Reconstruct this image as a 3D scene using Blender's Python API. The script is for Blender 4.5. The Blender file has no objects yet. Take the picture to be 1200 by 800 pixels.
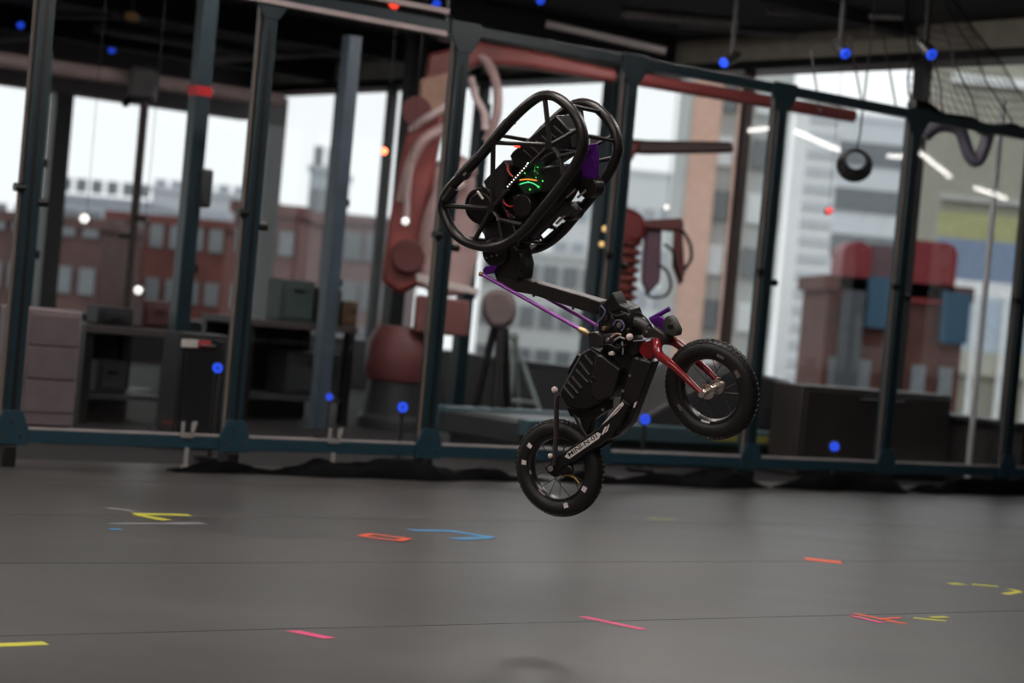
import bpy, math, random
from mathutils import Vector, Matrix
random.seed(7)
V = Vector
scene = bpy.context.scene
COL = scene.collection

# ------------------------------------------------------------------ camera
FPX = 2469.0                       # focal length in pixels of the 1200-pixel-wide frame
CAM = V((0.0, 0.0, 0.9956))
ROLL, PITCH = 0.09144, 0.01811
cr, sr, cp, sp = math.cos(ROLL), math.sin(ROLL), math.cos(PITCH), math.sin(PITCH)
r0, d0, FWD = V((1, 0, 0)), V((0, -sp, -cp)), V((0, cp, -sp))
EX, EY = r0 * cr - d0 * sr, r0 * sr + d0 * cr
cam_data = bpy.data.cameras.new('camera')
cam_data.sensor_width = 36.0
cam_data.lens = FPX / 1200.0 * 36.0
cam_data.dof.use_dof = True
cam_data.dof.focus_distance = 6.62
cam_data.dof.aperture_fstop = 2.6
cam_data.clip_end = 600
cam = bpy.data.objects.new('camera', cam_data)
COL.objects.link(cam)
m = Matrix((EX, -EY, -FWD)).transposed().to_4x4()
m.translation = CAM
cam.matrix_world = m
scene.camera = cam

# ------------------------------------------------------------------ sky and exposure
world = bpy.data.worlds.new('overcast_sky')
scene.world = world
world.use_nodes = True
wn = world.node_tree.nodes
bgn = wn['Background']
bgn.inputs[0].default_value = (0.97, 0.985, 1.0, 1)
bgn.inputs[1].default_value = 1.2
scene.view_settings.view_transform = 'Standard'
scene.view_settings.look = 'None'
scene.view_settings.exposure = 0.0
scene.view_settings.gamma = 1.0
scene.view_settings.use_curve_mapping = False
scene.cycles.use_denoising = True
scene.cycles.max_bounces = 8
scene.cycles.diffuse_bounces = 3
scene.cycles.glossy_bounces = 4
scene.cycles.transparent_max_bounces = 20
scene.cycles.sample_clamp_indirect = 4.0
TUBE_STRENGTH = 18.0               # bare tube lamps
FILL_PANEL_STRENGTH = 23.0              # added wide lamps above the frame

# ------------------------------------------------------------------ surveying helpers
def ray(x, y):
    return EX * ((x - 600) / FPX) + EY * ((y - 400) / FPX) + FWD

def on_plane(x, y, p, n):
    d = ray(x, y)
    return CAM + d * ((p - CAM).dot(n) / d.dot(n))

BASE = V((-2.36849, 10.07986, 0))          # foot of the first fence post in view
ANG = 0.65213
A = V((math.cos(ANG), math.sin(ANG), 0))   # along the fence
B = V((-math.sin(ANG), math.cos(ANG), 0))  # away from the camera, square to the fence
Z = V((0, 0, 1))
WALL_A, WALL_B = 7.69, 11.3                # window walls of the hall behind the fence
CEIL = 3.36

def W(a, b, z=0.0):
    return BASE + A * a + B * b + Z * z
def P(x, y, D):                            # sight line met by the upright plane at distance D
    return on_plane(x, y, V((0, D, 0)), V((0, 1, 0)))
def PB(x, y, b):
    return on_plane(x, y, W(0, b), B)
def PA(x, y, a):
    return on_plane(x, y, W(a, 0), A)
def PF(x, y, z=0.0):
    return on_plane(x, y, V((0, 0, z)), Z)

# ------------------------------------------------------------------ materials
MATS = {}
def mat(name, col, rough=0.5, metal=0.0, var=0.12, scale=8.0, spec=0.5, coat=0.0, bump=0.0):
    if name in MATS:
        return MATS[name]
    mt = bpy.data.materials.new(name)
    mt.use_nodes = True
    nt = mt.node_tree
    b = nt.nodes['Principled BSDF']
    b.inputs['Roughness'].default_value = rough
    b.inputs['Metallic'].default_value = metal
    b.inputs['Specular IOR Level'].default_value = spec
    b.inputs['Coat Weight'].default_value = coat
    tc = nt.nodes.new('ShaderNodeTexCoord')
    nz = nt.nodes.new('ShaderNodeTexNoise')
    nz.inputs['Scale'].default_value = scale
    nz.inputs['Detail'].default_value = 4
    nt.links.new(tc.outputs['Object'], nz.inputs['Vector'])
    rp = nt.nodes.new('ShaderNodeValToRGB')
    lo = [max(0, c * (1 - var)) for c in col]
    hi = [min(1, c * (1 + var)) for c in col]
    rp.color_ramp.elements[0].color = (*lo, 1)
    rp.color_ramp.elements[1].color = (*hi, 1)
    rp.color_ramp.elements[0].position = 0.3
    rp.color_ramp.elements[1].position = 0.7
    nt.links.new(nz.outputs['Fac'], rp.inputs['Fac'])
    nt.links.new(rp.outputs['Color'], b.inputs['Base Color'])
    if bump > 0:
        bp = nt.nodes.new('ShaderNodeBump')
        bp.inputs['Strength'].default_value = bump
        nt.links.new(nz.outputs['Fac'], bp.inputs['Height'])
        nt.links.new(bp.outputs['Normal'], b.inputs['Normal'])
    MATS[name] = mt
    return mt

def emit(name, col, strength):
    if name in MATS:
        return MATS[name]
    mt = bpy.data.materials.new(name)
    mt.use_nodes = True
    nt = mt.node_tree
    b = nt.nodes['Principled BSDF']
    b.inputs['Base Color'].default_value = (*col, 1)
    b.inputs['Emission Color'].default_value = (*col, 1)
    b.inputs['Emission Strength'].default_value = strength
    MATS[name] = mt
    return mt

def glass(name, tint, ior=1.5, gain=1.0):
    if name in MATS:
        return MATS[name]
    mt = bpy.data.materials.new(name)
    mt.use_nodes = True
    nt = mt.node_tree
    nt.nodes.remove(nt.nodes['Principled BSDF'])
    out = nt.nodes['Material Output']
    tr = nt.nodes.new('ShaderNodeBsdfTransparent')
    tr.inputs[0].default_value = (*tint, 1)
    gl = nt.nodes.new('ShaderNodeBsdfGlossy')
    gl.inputs['Roughness'].default_value = 0.02
    fr = nt.nodes.new('ShaderNodeFresnel')
    fr.inputs['IOR'].default_value = ior
    mu = nt.nodes.new('ShaderNodeMath')
    mu.operation = 'MULTIPLY'
    mu.inputs[1].default_value = gain
    mx = nt.nodes.new('ShaderNodeMixShader')
    ge = nt.nodes.new('ShaderNodeNewGeometry')      # the pane's inner faces only let light through
    iv = nt.nodes.new('ShaderNodeMath')
    iv.operation = 'SUBTRACT'
    iv.inputs[0].default_value = 1.0
    m2 = nt.nodes.new('ShaderNodeMath')
    m2.operation = 'MULTIPLY'
    nt.links.new(ge.outputs['Backfacing'], iv.inputs[1])
    nt.links.new(fr.outputs[0], mu.inputs[0])
    nt.links.new(mu.outputs[0], m2.inputs[0])
    nt.links.new(iv.outputs[0], m2.inputs[1])
    nt.links.new(m2.outputs[0], mx.inputs[0])
    nt.links.new(tr.outputs[0], mx.inputs[1])
    nt.links.new(gl.outputs[0], mx.inputs[2])
    nt.links.new(mx.outputs[0], out.inputs['Surface'])
    MATS[name] = mt
    return mt

# ------------------------------------------------------------------ mesh builder
class MB:
    def __init__(self):
        self.v, self.f = [], []
    def add(self, vs, fs):
        n = len(self.v)
        self.v += [V(p) for p in vs]
        self.f += [tuple(i + n for i in f) for f in fs]
        return self
    def box(self, c, hx, hy, hz):
        vs = [c + hx * sx + hy * sy + hz * sz for sz in (-1, 1) for sy in (-1, 1) for sx in (-1, 1)]
        return self.add(vs, [(0, 2, 3, 1), (4, 5, 7, 6), (0, 1, 5, 4), (2, 6, 7, 3), (0, 4, 6, 2), (1, 3, 7, 5)])
    def span(self, a0, a1, b0, b1, z0, z1):   # box in hall coordinates
        return self.box(W((a0 + a1) / 2, (b0 + b1) / 2, (z0 + z1) / 2), A * (abs(a1 - a0) / 2), B * (abs(b1 - b0) / 2), Z * (abs(z1 - z0) / 2))
    def prism(self, pts, vec):
        n = len(pts)
        vs = list(pts) + [p + vec for p in pts]
        fs = [tuple(range(n))[::-1], tuple(range(n, 2 * n))]
        fs += [(i, (i + 1) % n, (i + 1) % n + n, i + n) for i in range(n)]
        return self.add(vs, fs)
    def tube(self, pts, r, n=8, closed=False, side=None, r2=None):
        pts = [V(p) for p in pts]
        k = len(pts)
        rs = r if isinstance(r, (list, tuple)) else [r] * k
        vs, fs = [], []
        prev = None
        for i, p in enumerate(pts):
            if closed:
                t = pts[(i + 1) % k] - pts[i - 1]
            else:
                t = pts[min(i + 1, k - 1)] - pts[max(i - 1, 0)]
            t = t.normalized()
            if side is not None:
                n1 = (side - t * side.dot(t)).normalized()
            elif prev is None:
                n1 = t.orthogonal().normalized()
            else:
                n1 = (prev - t * prev.dot(t)).normalized()
            prev = n1
            n2 = t.cross(n1)
            for j in range(n):
                th = 2 * math.pi * j / n
                vs.append(p + n1 * (math.cos(th) * (r2 or rs[i])) + n2 * (math.sin(th) * rs[i]))
        for i in range(k if closed else k - 1):
            i2 = (i + 1) % k
            for j in range(n):
                fs.append((i * n + j, i * n + (j + 1) % n, i2 * n + (j + 1) % n, i2 * n + j))
        if not closed:
            fs.append(tuple(range(n))[::-1])
            fs.append(tuple(range((k - 1) * n, k * n)))
        return self.add(vs, fs)
    def cyl(self, p0, p1, ra, rb=None, n=20):
        return self.tube([p0, p1], [ra, ra if rb is None else rb], n)
    def lathe(self, c, axis, prof, n=32, closed=False):
        axis = axis.normalized()
        e1 = axis.orthogonal().normalized()
        e2 = axis.cross(e1)
        k = len(prof)
        vs, fs = [], []
        for i in range(n):
            th = 2 * math.pi * i / n
            d = e1 * math.cos(th) + e2 * math.sin(th)
            vs += [c + d * r + axis * h for r, h in prof]
        for i in range(n):
            i2 = (i + 1) % n
            for j in range(k if closed else k - 1):
                j2 = (j + 1) % k
                fs.append((i * k + j, i2 * k + j, i2 * k + j2, i * k + j2))
        if not closed:
            for j in (0, k - 1):
                if prof[j][0] > 1e-6:
                    fs.append(tuple(i * k + j for i in range(n)))
        return self.add(vs, fs)
    def ball(self, c, r, n=14):
        prof = [(max(1e-5, r * math.sin(math.pi * i / 8)), -r * math.cos(math.pi * i / 8)) for i in range(9)]
        return self.lathe(c, Z, prof, n)

def wloc(o):
    return o.location + (wloc(o.parent) if o.parent else V((0, 0, 0)))

def link(name, data, parent=None, loc=None):
    o = bpy.data.objects.new(name, data)
    COL.objects.link(o)
    if loc is not None:
        o.location = loc
    if parent is not None:
        o.parent = parent
    return o

def obj(name, mb, mt, parent=None, origin=None, bevel=0.0, smooth=40, kind=None):
    """one mesh object; coordinates in mb are world coordinates"""
    if parent is not None:
        off = wloc(parent)
        loc = V((0, 0, 0))
        if origin is not None:
            loc = origin - off
            off = origin
    else:
        if origin is None:
            xs = [p.x for p in mb.v]; ys = [p.y for p in mb.v]; zs = [p.z for p in mb.v]
            origin = V(((min(xs) + max(xs)) / 2, (min(ys) + max(ys)) / 2, min(zs)))
        off = origin
        loc = origin
    me = bpy.data.meshes.new(name)
    me.from_pydata([tuple(p - off) for p in mb.v], [], mb.f)
    import bmesh
    bm = bmesh.new(); bm.from_mesh(me)
    bmesh.ops.recalc_face_normals(bm, faces=bm.faces)
    bm.to_mesh(me); bm.free()
    me.materials.append(mt)
    if smooth:
        me.shade_smooth()
        me.set_sharp_from_angle(angle=math.radians(smooth))
    o = link(name, me, parent, loc)
    if bevel > 0:
        md = o.modifiers.new('bevel', 'BEVEL')
        md.width = bevel
        md.segments = 2
        md.limit_method = 'ANGLE'
    if kind:
        o['kind'] = kind
    return o

def tag(o, label, cat, group=None):
    o['label'] = label
    o['category'] = cat
    if group:
        o['group'] = group
    return o

def thing(name, loc, label, cat, group=None):
    return tag(link(name, None, None, loc), label, cat, group)

def share(src, name, parent, loc):
    o = bpy.data.objects.new(name, src.data)
    COL.objects.link(o)
    o.parent = parent
    o.location = loc
    for md in src.modifiers:
        k = o.modifiers.new(md.name, md.type)
        if md.type == 'BEVEL':
            k.width = md.width; k.segments = md.segments; k.limit_method = md.limit_method
    return o

def curve(pts, n=6):
    """Catmull-Rom through pts"""
    pts = [V(p) for p in pts]
    out = []
    for i in range(len(pts) - 1):
        p0, p1, p2, p3 = pts[max(i - 1, 0)], pts[i], pts[i + 1], pts[min(i + 2, len(pts) - 1)]
        for j in range(n):
            t = j / n
            out.append(0.5 * ((2 * p1) + (p2 - p0) * t + (2 * p0 - 5 * p1 + 4 * p2 - p3) * t * t + (3 * p1 - p0 - 3 * p2 + p3) * t ** 3))
    out.append(pts[-1])
    return out

def loop(pts, n=5):
    pts = [V(p) for p in pts]
    k = len(pts)
    out = []
    for i in range(k):
        p0, p1, p2, p3 = pts[i - 1], pts[i], pts[(i + 1) % k], pts[(i + 2) % k]
        for j in range(n):
            t = j / n
            out.append(0.5 * ((2 * p1) + (p2 - p0) * t + (2 * p0 - 5 * p1 + 4 * p2 - p3) * t * t + (3 * p1 - p0 - 3 * p2 + p3) * t ** 3))
    return out

# palette
black = mat('black_plastic', (0.007, 0.0062, 0.006), 0.38)
carbon = mat('dark_printed_plastic', (0.013, 0.0102, 0.0095), 0.33, spec=0.55)
satin = mat('satin_black_metal', (0.028, 0.023, 0.021), 0.32, 0.6)
linkm = mat('anodised_link', (0.026, 0.022, 0.019), 0.42, 0.3)
rubber = mat('tyre_rubber', (0.011, 0.0092, 0.0085), 0.5, scale=60)
rimm = mat('black_rim', (0.013, 0.011, 0.0105), 0.3)
redp = mat('red_paint', (0.23, 0.007, 0.009), 0.2, coat=0.6)
purple = mat('purple_anodised', (0.11, 0.014, 0.23), 0.3, 0.35)
purple_rod = mat('purple_rod_finish', (0.34, 0.09, 0.42), 0.28, 0.3)
steel = mat('bright_steel', (0.62, 0.56, 0.5), 0.25, 0.9)
brass = mat('brass', (0.55, 0.4, 0.22), 0.3, 0.9)
whitel = mat('white_label', (0.85, 0.77, 0.74), 0.5)
marker = mat('marker_ball', (0.75, 0.6, 0.56), 0.6)
teal = mat('teal_post_paint', (0.010, 0.026, 0.035), 0.36)
teal_b = mat('teal_bracket_paint', (0.014, 0.046, 0.066), 0.4)
alu = mat('pale_aluminium', (0.55, 0.5, 0.5), 0.35, 0.4)
darkg = mat('dark_grey_metal', (0.035, 0.036, 0.04), 0.5)
blackc = mat('black_cloth', (0.003, 0.003, 0.0035), 0.85, bump=0.5, spec=0.08)
ceilm = mat('black_ceiling', (0.010, 0.010, 0.011), 0.8)
blue_led = emit('blue_led', (0.02, 0.085, 0.9), 0.85)
pane_m = glass('fence_glass', (0.972, 0.978, 0.978), 1.5, 1.8)
win_m = glass('window_glass', (0.975, 0.985, 0.985), 1.45, 0.6)

# ================================================================== SETTING
floor_m = bpy.data.materials.new('rubber_floor')
floor_m.use_nodes = True
nt = floor_m.node_tree
pb = nt.nodes['Principled BSDF']
tc = nt.nodes.new('ShaderNodeTexCoord')
mp = nt.nodes.new('ShaderNodeMapping')
mp.inputs['Rotation'].default_value = (0, 0, -ANG)
mp.inputs['Scale'].default_value = (0.35, 1.6, 1)
n1 = nt.nodes.new('ShaderNodeTexNoise'); n1.inputs['Scale'].default_value = 1.6; n1.inputs['Detail'].default_value = 7
n2 = nt.nodes.new('ShaderNodeTexNoise'); n2.inputs['Scale'].default_value = 130; n2.inputs['Detail'].default_value = 3
rp = nt.nodes.new('ShaderNodeValToRGB')
rp.color_ramp.elements[0].color = (0.046, 0.042, 0.0405, 1); rp.color_ramp.elements[0].position = 0.3
rp.color_ramp.elements[1].color = (0.070, 0.064, 0.0615, 1); rp.color_ramp.elements[1].position = 0.72
nt.links.new(tc.outputs['Object'], mp.inputs['Vector'])
nt.links.new(mp.outputs['Vector'], n1.inputs['Vector'])
nt.links.new(tc.outputs['Object'], n2.inputs['Vector'])
nt.links.new(n1.outputs['Fac'], rp.inputs['Fac'])
oi = nt.nodes.new('ShaderNodeObjectInfo')
mr = nt.nodes.new('ShaderNodeMapRange')
mr.inputs['To Min'].default_value = 0.9; mr.inputs['To Max'].default_value = 1.1
nt.links.new(oi.outputs['Random'], mr.inputs['Value'])
hs = nt.nodes.new('ShaderNodeHueSaturation')
nt.links.new(rp.outputs['Color'], hs.inputs['Color'])
nt.links.new(mr.outputs['Result'], hs.inputs['Value'])
nt.links.new(hs.outputs['Color'], pb.inputs['Base Color'])
r2 = nt.nodes.new('ShaderNodeMapRange')
r2.inputs['To Min'].default_value = 0.32; r2.inputs['To Max'].default_value = 0.47
nt.links.new(n1.outputs['Fac'], r2.inputs['Value'])
nt.links.new(r2.outputs['Result'], pb.inputs['Roughness'])
bp = nt.nodes.new('ShaderNodeBump'); bp.inputs['Strength'].default_value = 0.12; bp.inputs['Distance'].default_value = 0.002
nt.links.new(n2.outputs['Fac'], bp.inputs['Height'])
nt.links.new(bp.outputs['Normal'], pb.inputs['Normal'])

def struct(name, mb, mt, parent=None, **k):
    o = obj(name, mb, mt, parent, **k)
    if parent is None:
        o['kind'] = 'structure'
    return o

fl = struct('floor', MB().span(-12, 27, -21, 0.3, -0.12, -0.012).span(-12, WALL_A + 0.2, 0.3, WALL_B + 0.2, -0.12, -0.012), mat('subfloor', (0.012, 0.012, 0.012), 0.8), origin=V((0, 0, -0.12)))
edges = [-20.9, -6.72, -5.50, -4.28, -3.04, -1.80, -0.56, 0.30]
for i in range(len(edges) - 1):
    struct('floor_mat', MB().span(-12, 27, edges[i] + 0.003, edges[i + 1] - 0.003, -0.0115, 0.0), floor_m, fl)
struct('floor_mat', MB().span(-12, WALL_A, 0.31, WALL_B, -0.0115, -0.004), mat('hall_floor', (0.022, 0.021, 0.022), 0.75, spec=0.2), fl)

struct('ceiling', MB().span(-12, 27, -21, 0.15, CEIL, CEIL + 0.15).span(-12, WALL_A + 0.3, 0.15, WALL_B + 0.3, CEIL, CEIL + 0.15), ceilm)
wallm = mat('dark_wall_paint', (0.06, 0.058, 0.056), 0.7)
struct('wall_rear', MB().span(-12, 27, -21.2, -21, 0, CEIL), wallm)
struct('wall_left', MB().span(-12.2, -12, -21, WALL_B, 0, CEIL), wallm)
struct('wall_right', MB().span(27, 27.2, -21, 0.1, 0, CEIL), wallm)
struct('wall_side', MB().span(WALL_A + 0.3, 27, 0.0, 0.15, 0, CEIL), wallm)

sillm = mat('dark_sill_wall', (0.035, 0.03, 0.03), 0.5)
beige = mat('beige_fascia', (0.60, 0.56, 0.46), 0.6)
mull = mat('window_mullion', (0.06, 0.058, 0.058), 0.45)
SILL, HEAD = 0.45, 3.08
# right window wall (square to the fence) and back window wall (parallel to it)
lw = struct('wall_window_right', MB().span(WALL_A, WALL_A + 0.25, 0.15, WALL_B + 0.25, 0, SILL), sillm)
struct('sill_cap', MB().span(WALL_A - 0.06, WALL_A + 0.25, 0.15, WALL_B, SILL, SILL + 0.03), darkg, lw)
lb = struct('wall_window_back', MB().span(-12, WALL_A, WALL_B, WALL_B + 0.25, 0, SILL), sillm)
struct('sill_cap', MB().span(-12, WALL_A, WALL_B - 0.06, WALL_B + 0.25, SILL, SILL + 0.03), darkg, lb)
struct('trim_1', MB().span(WALL_A, WALL_A + 0.3, 0.15, WALL_B + 0.25, HEAD + 0.07, CEIL), beige)
struct('trim_2', MB().span(WALL_A - 0.04, WALL_A + 0.3, 0.15, WALL_B + 0.25, HEAD, HEAD + 0.07), black)
struct('trim_3', MB().span(-12, WALL_A, WALL_B, WALL_B + 0.3, HEAD - 0.30, CEIL), mat('dim_header', (0.16, 0.14, 0.14), 0.6))

def ab(p):
    r = p - BASE
    return r.dot(A), r.dot(B)

# windows: a pane and the upright at its far side
brown = mat('brown_mullion', (0.09, 0.055, 0.05), 0.5)
rcuts = [(1050, 300, 0.11, mull), (852, 260, 0.05, brown), (690, 250, 0.08, mull), (545, 240, 0.08, mull), (440, 220, 0.08, mull), (380, 210, 0.07, teal)]
bs = [0.16] + [ab(PA(x, y, WALL_A))[1] for x, y, w, mm in rcuts] + [WALL_B]
for i in range(len(bs) - 1):
    w = struct('window_%d' % (i + 1), MB().span(WALL_A + 0.10, WALL_A + 0.112, bs[i], bs[i + 1], SILL + 0.03, HEAD), win_m)
    b1 = bs[i + 1]
    if i < len(rcuts):
        hw = rcuts[i][2] / 2
        struct('window_frame', MB().span(WALL_A + 0.06, WALL_A + 0.15, b1 - hw, b1 + hw, SILL + 0.03, HEAD), rcuts[i][3], w)
bcuts = [(322, 200, 0.22), (235, 200, 0.10), (72, 180, 0.20), (-60, 180, 0.2)]
as_ = [WALL_A] + [ab(PB(x, y, WALL_B))[0] for x, y, w in bcuts] + [-12]
for i in range(len(as_) - 1):
    w = struct('window_%d' % (i + 20), MB().span(as_[i + 1], as_[i], WALL_B + 0.10, WALL_B + 0.112, SILL + 0.03, HEAD), win_m)
    if i < len(bcuts):
        hw = bcuts[i][2] / 2
        struct('window_frame', MB().span(as_[i + 1] - hw, as_[i + 1] + hw, WALL_B + 0.02, WALL_B + 0.2, SILL + 0.03, HEAD), mull, w)

# ================================================================== FENCE
npost = 7
top_z, rail_z = 2.47, 0.12
px_of = {0: 'at the left edge of the picture', 1: 'second fence post from the left', 2: 'left of the round-ended cage', 3: 'right behind the robot cage',
         4: 'behind the front wheel', 5: 'beside the red-topped brick building', 6: 'at the right edge of the picture'}
post_src = {}
for i in range(npost):
    a = 1.22 * i
    t = thing('fence_post', W(a, 0, 0), 'slim dark teal square fence post ' + px_of[i] if i != 1 else 'slim dark teal square fence post, second from the left edge', 'fence post', 'fence posts')
    def part(name, mb, mt, par, **k):
        key = (name, k.pop('key', 0))
        if key in post_src:
            src = post_src[key]
            return share(src, name, par, src.location.copy())
        o = obj(name, mb, mt, par, **k)
        post_src[key] = o
        return o
    h = 0.041
    up = part('upright', MB().span(a - h, a + h, -h, h, 0.10, top_z), teal, t, bevel=0.006)
    part('slot', MB().span(a - 0.008, a + 0.008, -h - 0.003, -h, 0.25, top_z - 0.2), black, up)
    fo = part('foot', MB().span(a - 0.035, a + 0.035, -0.05, 0.05, 0.0, 0.10), black, t, bevel=0.005)
    g = [(-0.085, 0.105), (0.085, 0.105), (0.085, 0.19), (0.05, 0.27), (-0.05, 0.27), (-0.085, 0.19)]
    part('base_bracket', MB().prism([W(a + x, -0.048, z) for x, z in g], B * 0.012), teal_b, t, bevel=0.002)
    g = [(-0.10, 2.50), (0.10, 2.50), (0.10, 2.42), (0.045, 2.33), (-0.045, 2.33), (-0.10, 2.42)]
    part('top_bracket', MB().prism([W(a + x, -0.048, z) for x, z in g], B * 0.012), teal, t, bevel=0.002)
    for q, (dz, s) in enumerate(((1.33, -1), (1.27, 1))):
        part('knob', MB().cyl(W(a + s * 0.035, -0.03, dz), W(a + s * 0.085, -0.03, dz), 0.022, n=10), black, t, key=q)
    for q, (x, z) in enumerate(((-0.05, 0.15), (0.05, 0.15), (0, 0.22))):
        part('bolt', MB().cyl(W(a + x, -0.048, z), W(a + x, -0.056, z), 0.010, n=8), darkg, t, key=q)

bay_txt = ['clear fence panel at the far left, before the pale cabinet', 'clear fence panel second from the left, before the dark workbench',
           'clear fence panel directly left of and behind the robot cage', 'clear fence panel behind the robot and its red fork',
           'clear fence panel between the front wheel and the brick building', 'clear fence panel in front of the brick building right side']
for i in range(-1, npost):
    a0, a1 = 1.22 * i + 0.043, 1.22 * (i + 1) - 0.043
    if i == npost - 1:
        a1 = WALL_A + 0.1
    if i == -1:
        lab = 'narrow slice of clear fence panel cut off by the left picture edge'
    elif i == npost - 1:
        lab = 'narrow slice of clear fence panel at the right picture edge'
    else:
        lab = bay_txt[i]
    t = thing('glass_fence_section', W((a0 + a1) / 2, 0, 0.11), lab, 'glass panel', 'clear fence panels')
    obj('pane', MB().span(a0, a1, -0.004, 0.004, 0.185, 2.43), pane_m, t)
    obj('bottom_rail', MB().span(a0, a1, -0.035, 0.035, 0.115, 0.18), teal_b, t, bevel=0.004)
    obj('edge_strip', MB().span(a0, a1, -0.037, -0.005, 0.18, 0.19), alu, t)
    obj('top_rail', MB().span(a0, a1, -0.035, 0.035, 2.43, 2.49), teal, t, bevel=0.004)
    obj('gasket', MB().span(a1 - 0.012, a1, -0.012, -0.0045, 0.19, 2.43), mat('warm_gasket', (0.20, 0.15, 0.12), 0.5), t)

# two pale bars painting the light reflected along the left top rail
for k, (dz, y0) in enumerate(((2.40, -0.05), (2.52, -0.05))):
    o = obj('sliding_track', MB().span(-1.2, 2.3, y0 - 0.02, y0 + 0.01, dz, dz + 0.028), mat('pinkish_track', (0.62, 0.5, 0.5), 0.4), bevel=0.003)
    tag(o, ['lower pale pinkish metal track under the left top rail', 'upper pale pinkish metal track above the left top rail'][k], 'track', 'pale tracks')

# pale latches on the bottom rail with their floor pins
for k, (x, txt) in enumerate(((215, 'white metal latch on the bottom rail nearest the left edge'), (387, 'white metal latch on the bottom rail left of the robot'))):
    a, _ = ab(PB(x, 505, 0))
    t = thing('rail_latch', W(a, -0.05, 0), txt, 'latch', 'rail latches')
    wm = mat('white_latch', (0.3, 0.28, 0.27), 0.4)
    g = [(-0.035, 0.17), (0.035, 0.17), (0.035, 0.25), (0.022, 0.25), (0.022, 0.19), (-0.022, 0.19), (-0.022, 0.25), (-0.035, 0.25)]
    obj('fork_plate', MB().prism([W(a + x_, -0.05, z) for x_, z in g], B * 0.012), wm, t)
    obj('lever', MB().tube([W(a + 0.02, -0.06, 0.2), W(a + 0.035, -0.06, 0.255)], 0.009), wm, t)
    obj('pin', MB().cyl(W(a, -0.05, 0.02), W(a, -0.05, 0.12), 0.012), wm, t)
    obj('pin_foot', MB().lathe(W(a, -0.05, 0.0), Z, [(0.0001, 0), (0.026, 0), (0.026, 0.02), (0.014, 0.032), (0.0001, 0.032)], 14), wm, t)

# crumpled black cloth under the fence
def cloth(a0, a1, b0, hgt, label, seed):
    rnd = random.Random(seed)
    n, k = int((a1 - a0) / 0.05) + 2, 9
    vs, fs = [], []
    ph = [rnd.uniform(0, 6.3) for _ in range(6)]
    for i in range(n):
        a = a0 + (a1 - a0) * i / (n - 1)
        e = min(1, 6 * min(i, n - 1 - i) / (n - 1))
        w = (0.10 + 0.05 * math.sin(a * 3.1 + ph[0]) + 0.03 * math.sin(a * 9 + ph[1])) * (0.4 + 0.6 * e)
        hh = hgt * (0.65 + 0.3 * math.sin(a * 4.3 + ph[2]) + 0.2 * math.sin(a * 11 + ph[3]) + rnd.uniform(-0.1, 0.1)) * e + 0.008
        for j in range(k):
            s = j / (k - 1)
            y = b0 + (s - 0.5) * 2 * w + 0.015 * rnd.uniform(-1, 1)
            z = 0.001 + max(0.0, hh * math.sin(math.pi * s) ** 0.7 * (1 + rnd.uniform(-0.25, 0.25)))
            z = min(z, 0.105)
            if j in (0, k - 1):
                z = 0.001
            vs.append(W(a, y, z))
    for i in range(n - 1):
        for j in range(k - 1):
            fs.append((i * k + j, i * k + j + 1, (i + 1) * k + j + 1, (i + 1) * k + j))
    o = obj('black_cloth', MB().add(vs, fs), blackc, smooth=60)
    md = o.modifiers.new('sub', 'SUBSURF'); md.levels = 1; md.render_levels = 1
    tag(o, label, 'cloth', 'cloth under the fence')
cloth(0.85, 3.3, -0.06, 0.10, 'crumpled black cloth heaped under the rail left of the robot', 1)
cloth(3.35, 5.0, -0.06, 0.10, 'crumpled black cloth under the rail behind the rear wheel', 2)
cloth(5.05, 6.25, -0.08, 0.12, 'crumpled black cloth under the rail behind the front wheel', 3)
cloth(6.3, 7.68, -0.10, 0.15, 'crumpled black cloth in the far right corner', 4)

# ================================================================== FLOOR TAPE
yel = mat('yellow_tape', (0.62, 0.60, 0.05), 0.5)
pink = mat('pink_tape', (0.85, 0.06, 0.22), 0.5)
orange = mat('orange_tape', (0.9, 0.10, 0.03), 0.5)
bluet = mat('blue_tape', (0.04, 0.26, 0.52), 0.5)
greyt = mat('grey_tape', (0.22, 0.22, 0.23), 0.5)
def tape(x0, y0, x1, y1, mt, label, w=0.024, lift=0.0005, group=None):
    p, q = PF(x0, y0), PF(x1, y1)
    d = (q - p).normalized()
    s = V((-d.y, d.x, 0)) * (w * 0.95)
    z = Z * lift
    rnd = random.Random(int(x0 * 7 + y0))
    j = [d * rnd.uniform(-0.008, 0.008) for _ in range(4)]
    o = obj('floor_tape', MB().prism([p - s + z + j[0], q - s + z + j[1], q + s + z + j[2], p + s + z + j[3]], Z * 0.0006), mt)
    tag(o, label, 'tape', group)
tape(-6, 756, 56, 753.5, yel, 'yellow tape strip on the floor cut by the left picture edge')
tape(343, 739, 385, 747.5, pink, 'short pink tape strip on the floor below the left orange tape')
tape(683, 722.5, 757, 738, pink, 'long pink tape strip on the floor below the rear wheel', 0.02)
tape(158, 602, 222, 603.5, yel, 'far yellow arm of the V of tape at left', 0.03)
tape(160, 603, 197, 610, yel, 'near yellow arm of the V of tape at left', 0.03, 0.0012)
tape(434, 625.5, 477, 630.5, orange, 'far side strip of the orange tape frame', 0.014)
tape(425, 628.5, 470, 634, orange, 'near side strip of the orange tape frame', 0.014, 0.0012)
tape(423, 628.5, 437, 625.5, orange, 'left end strip of the orange tape frame', 0.02, 0.0018)
tape(466, 634, 479, 631, orange, 'right end strip of the orange tape frame', 0.02, 0.0024)
tape(480, 621, 530, 622, bluet, 'blue tape strip pointing left toward the orange frame', 0.03)
tape(528, 622, 576, 630, bluet, 'far blue arm of the tape arrow head', 0.03, 0.0012)
tape(532, 632, 576, 630, bluet, 'near blue arm of the tape arrow head', 0.03, 0.0018)
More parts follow.
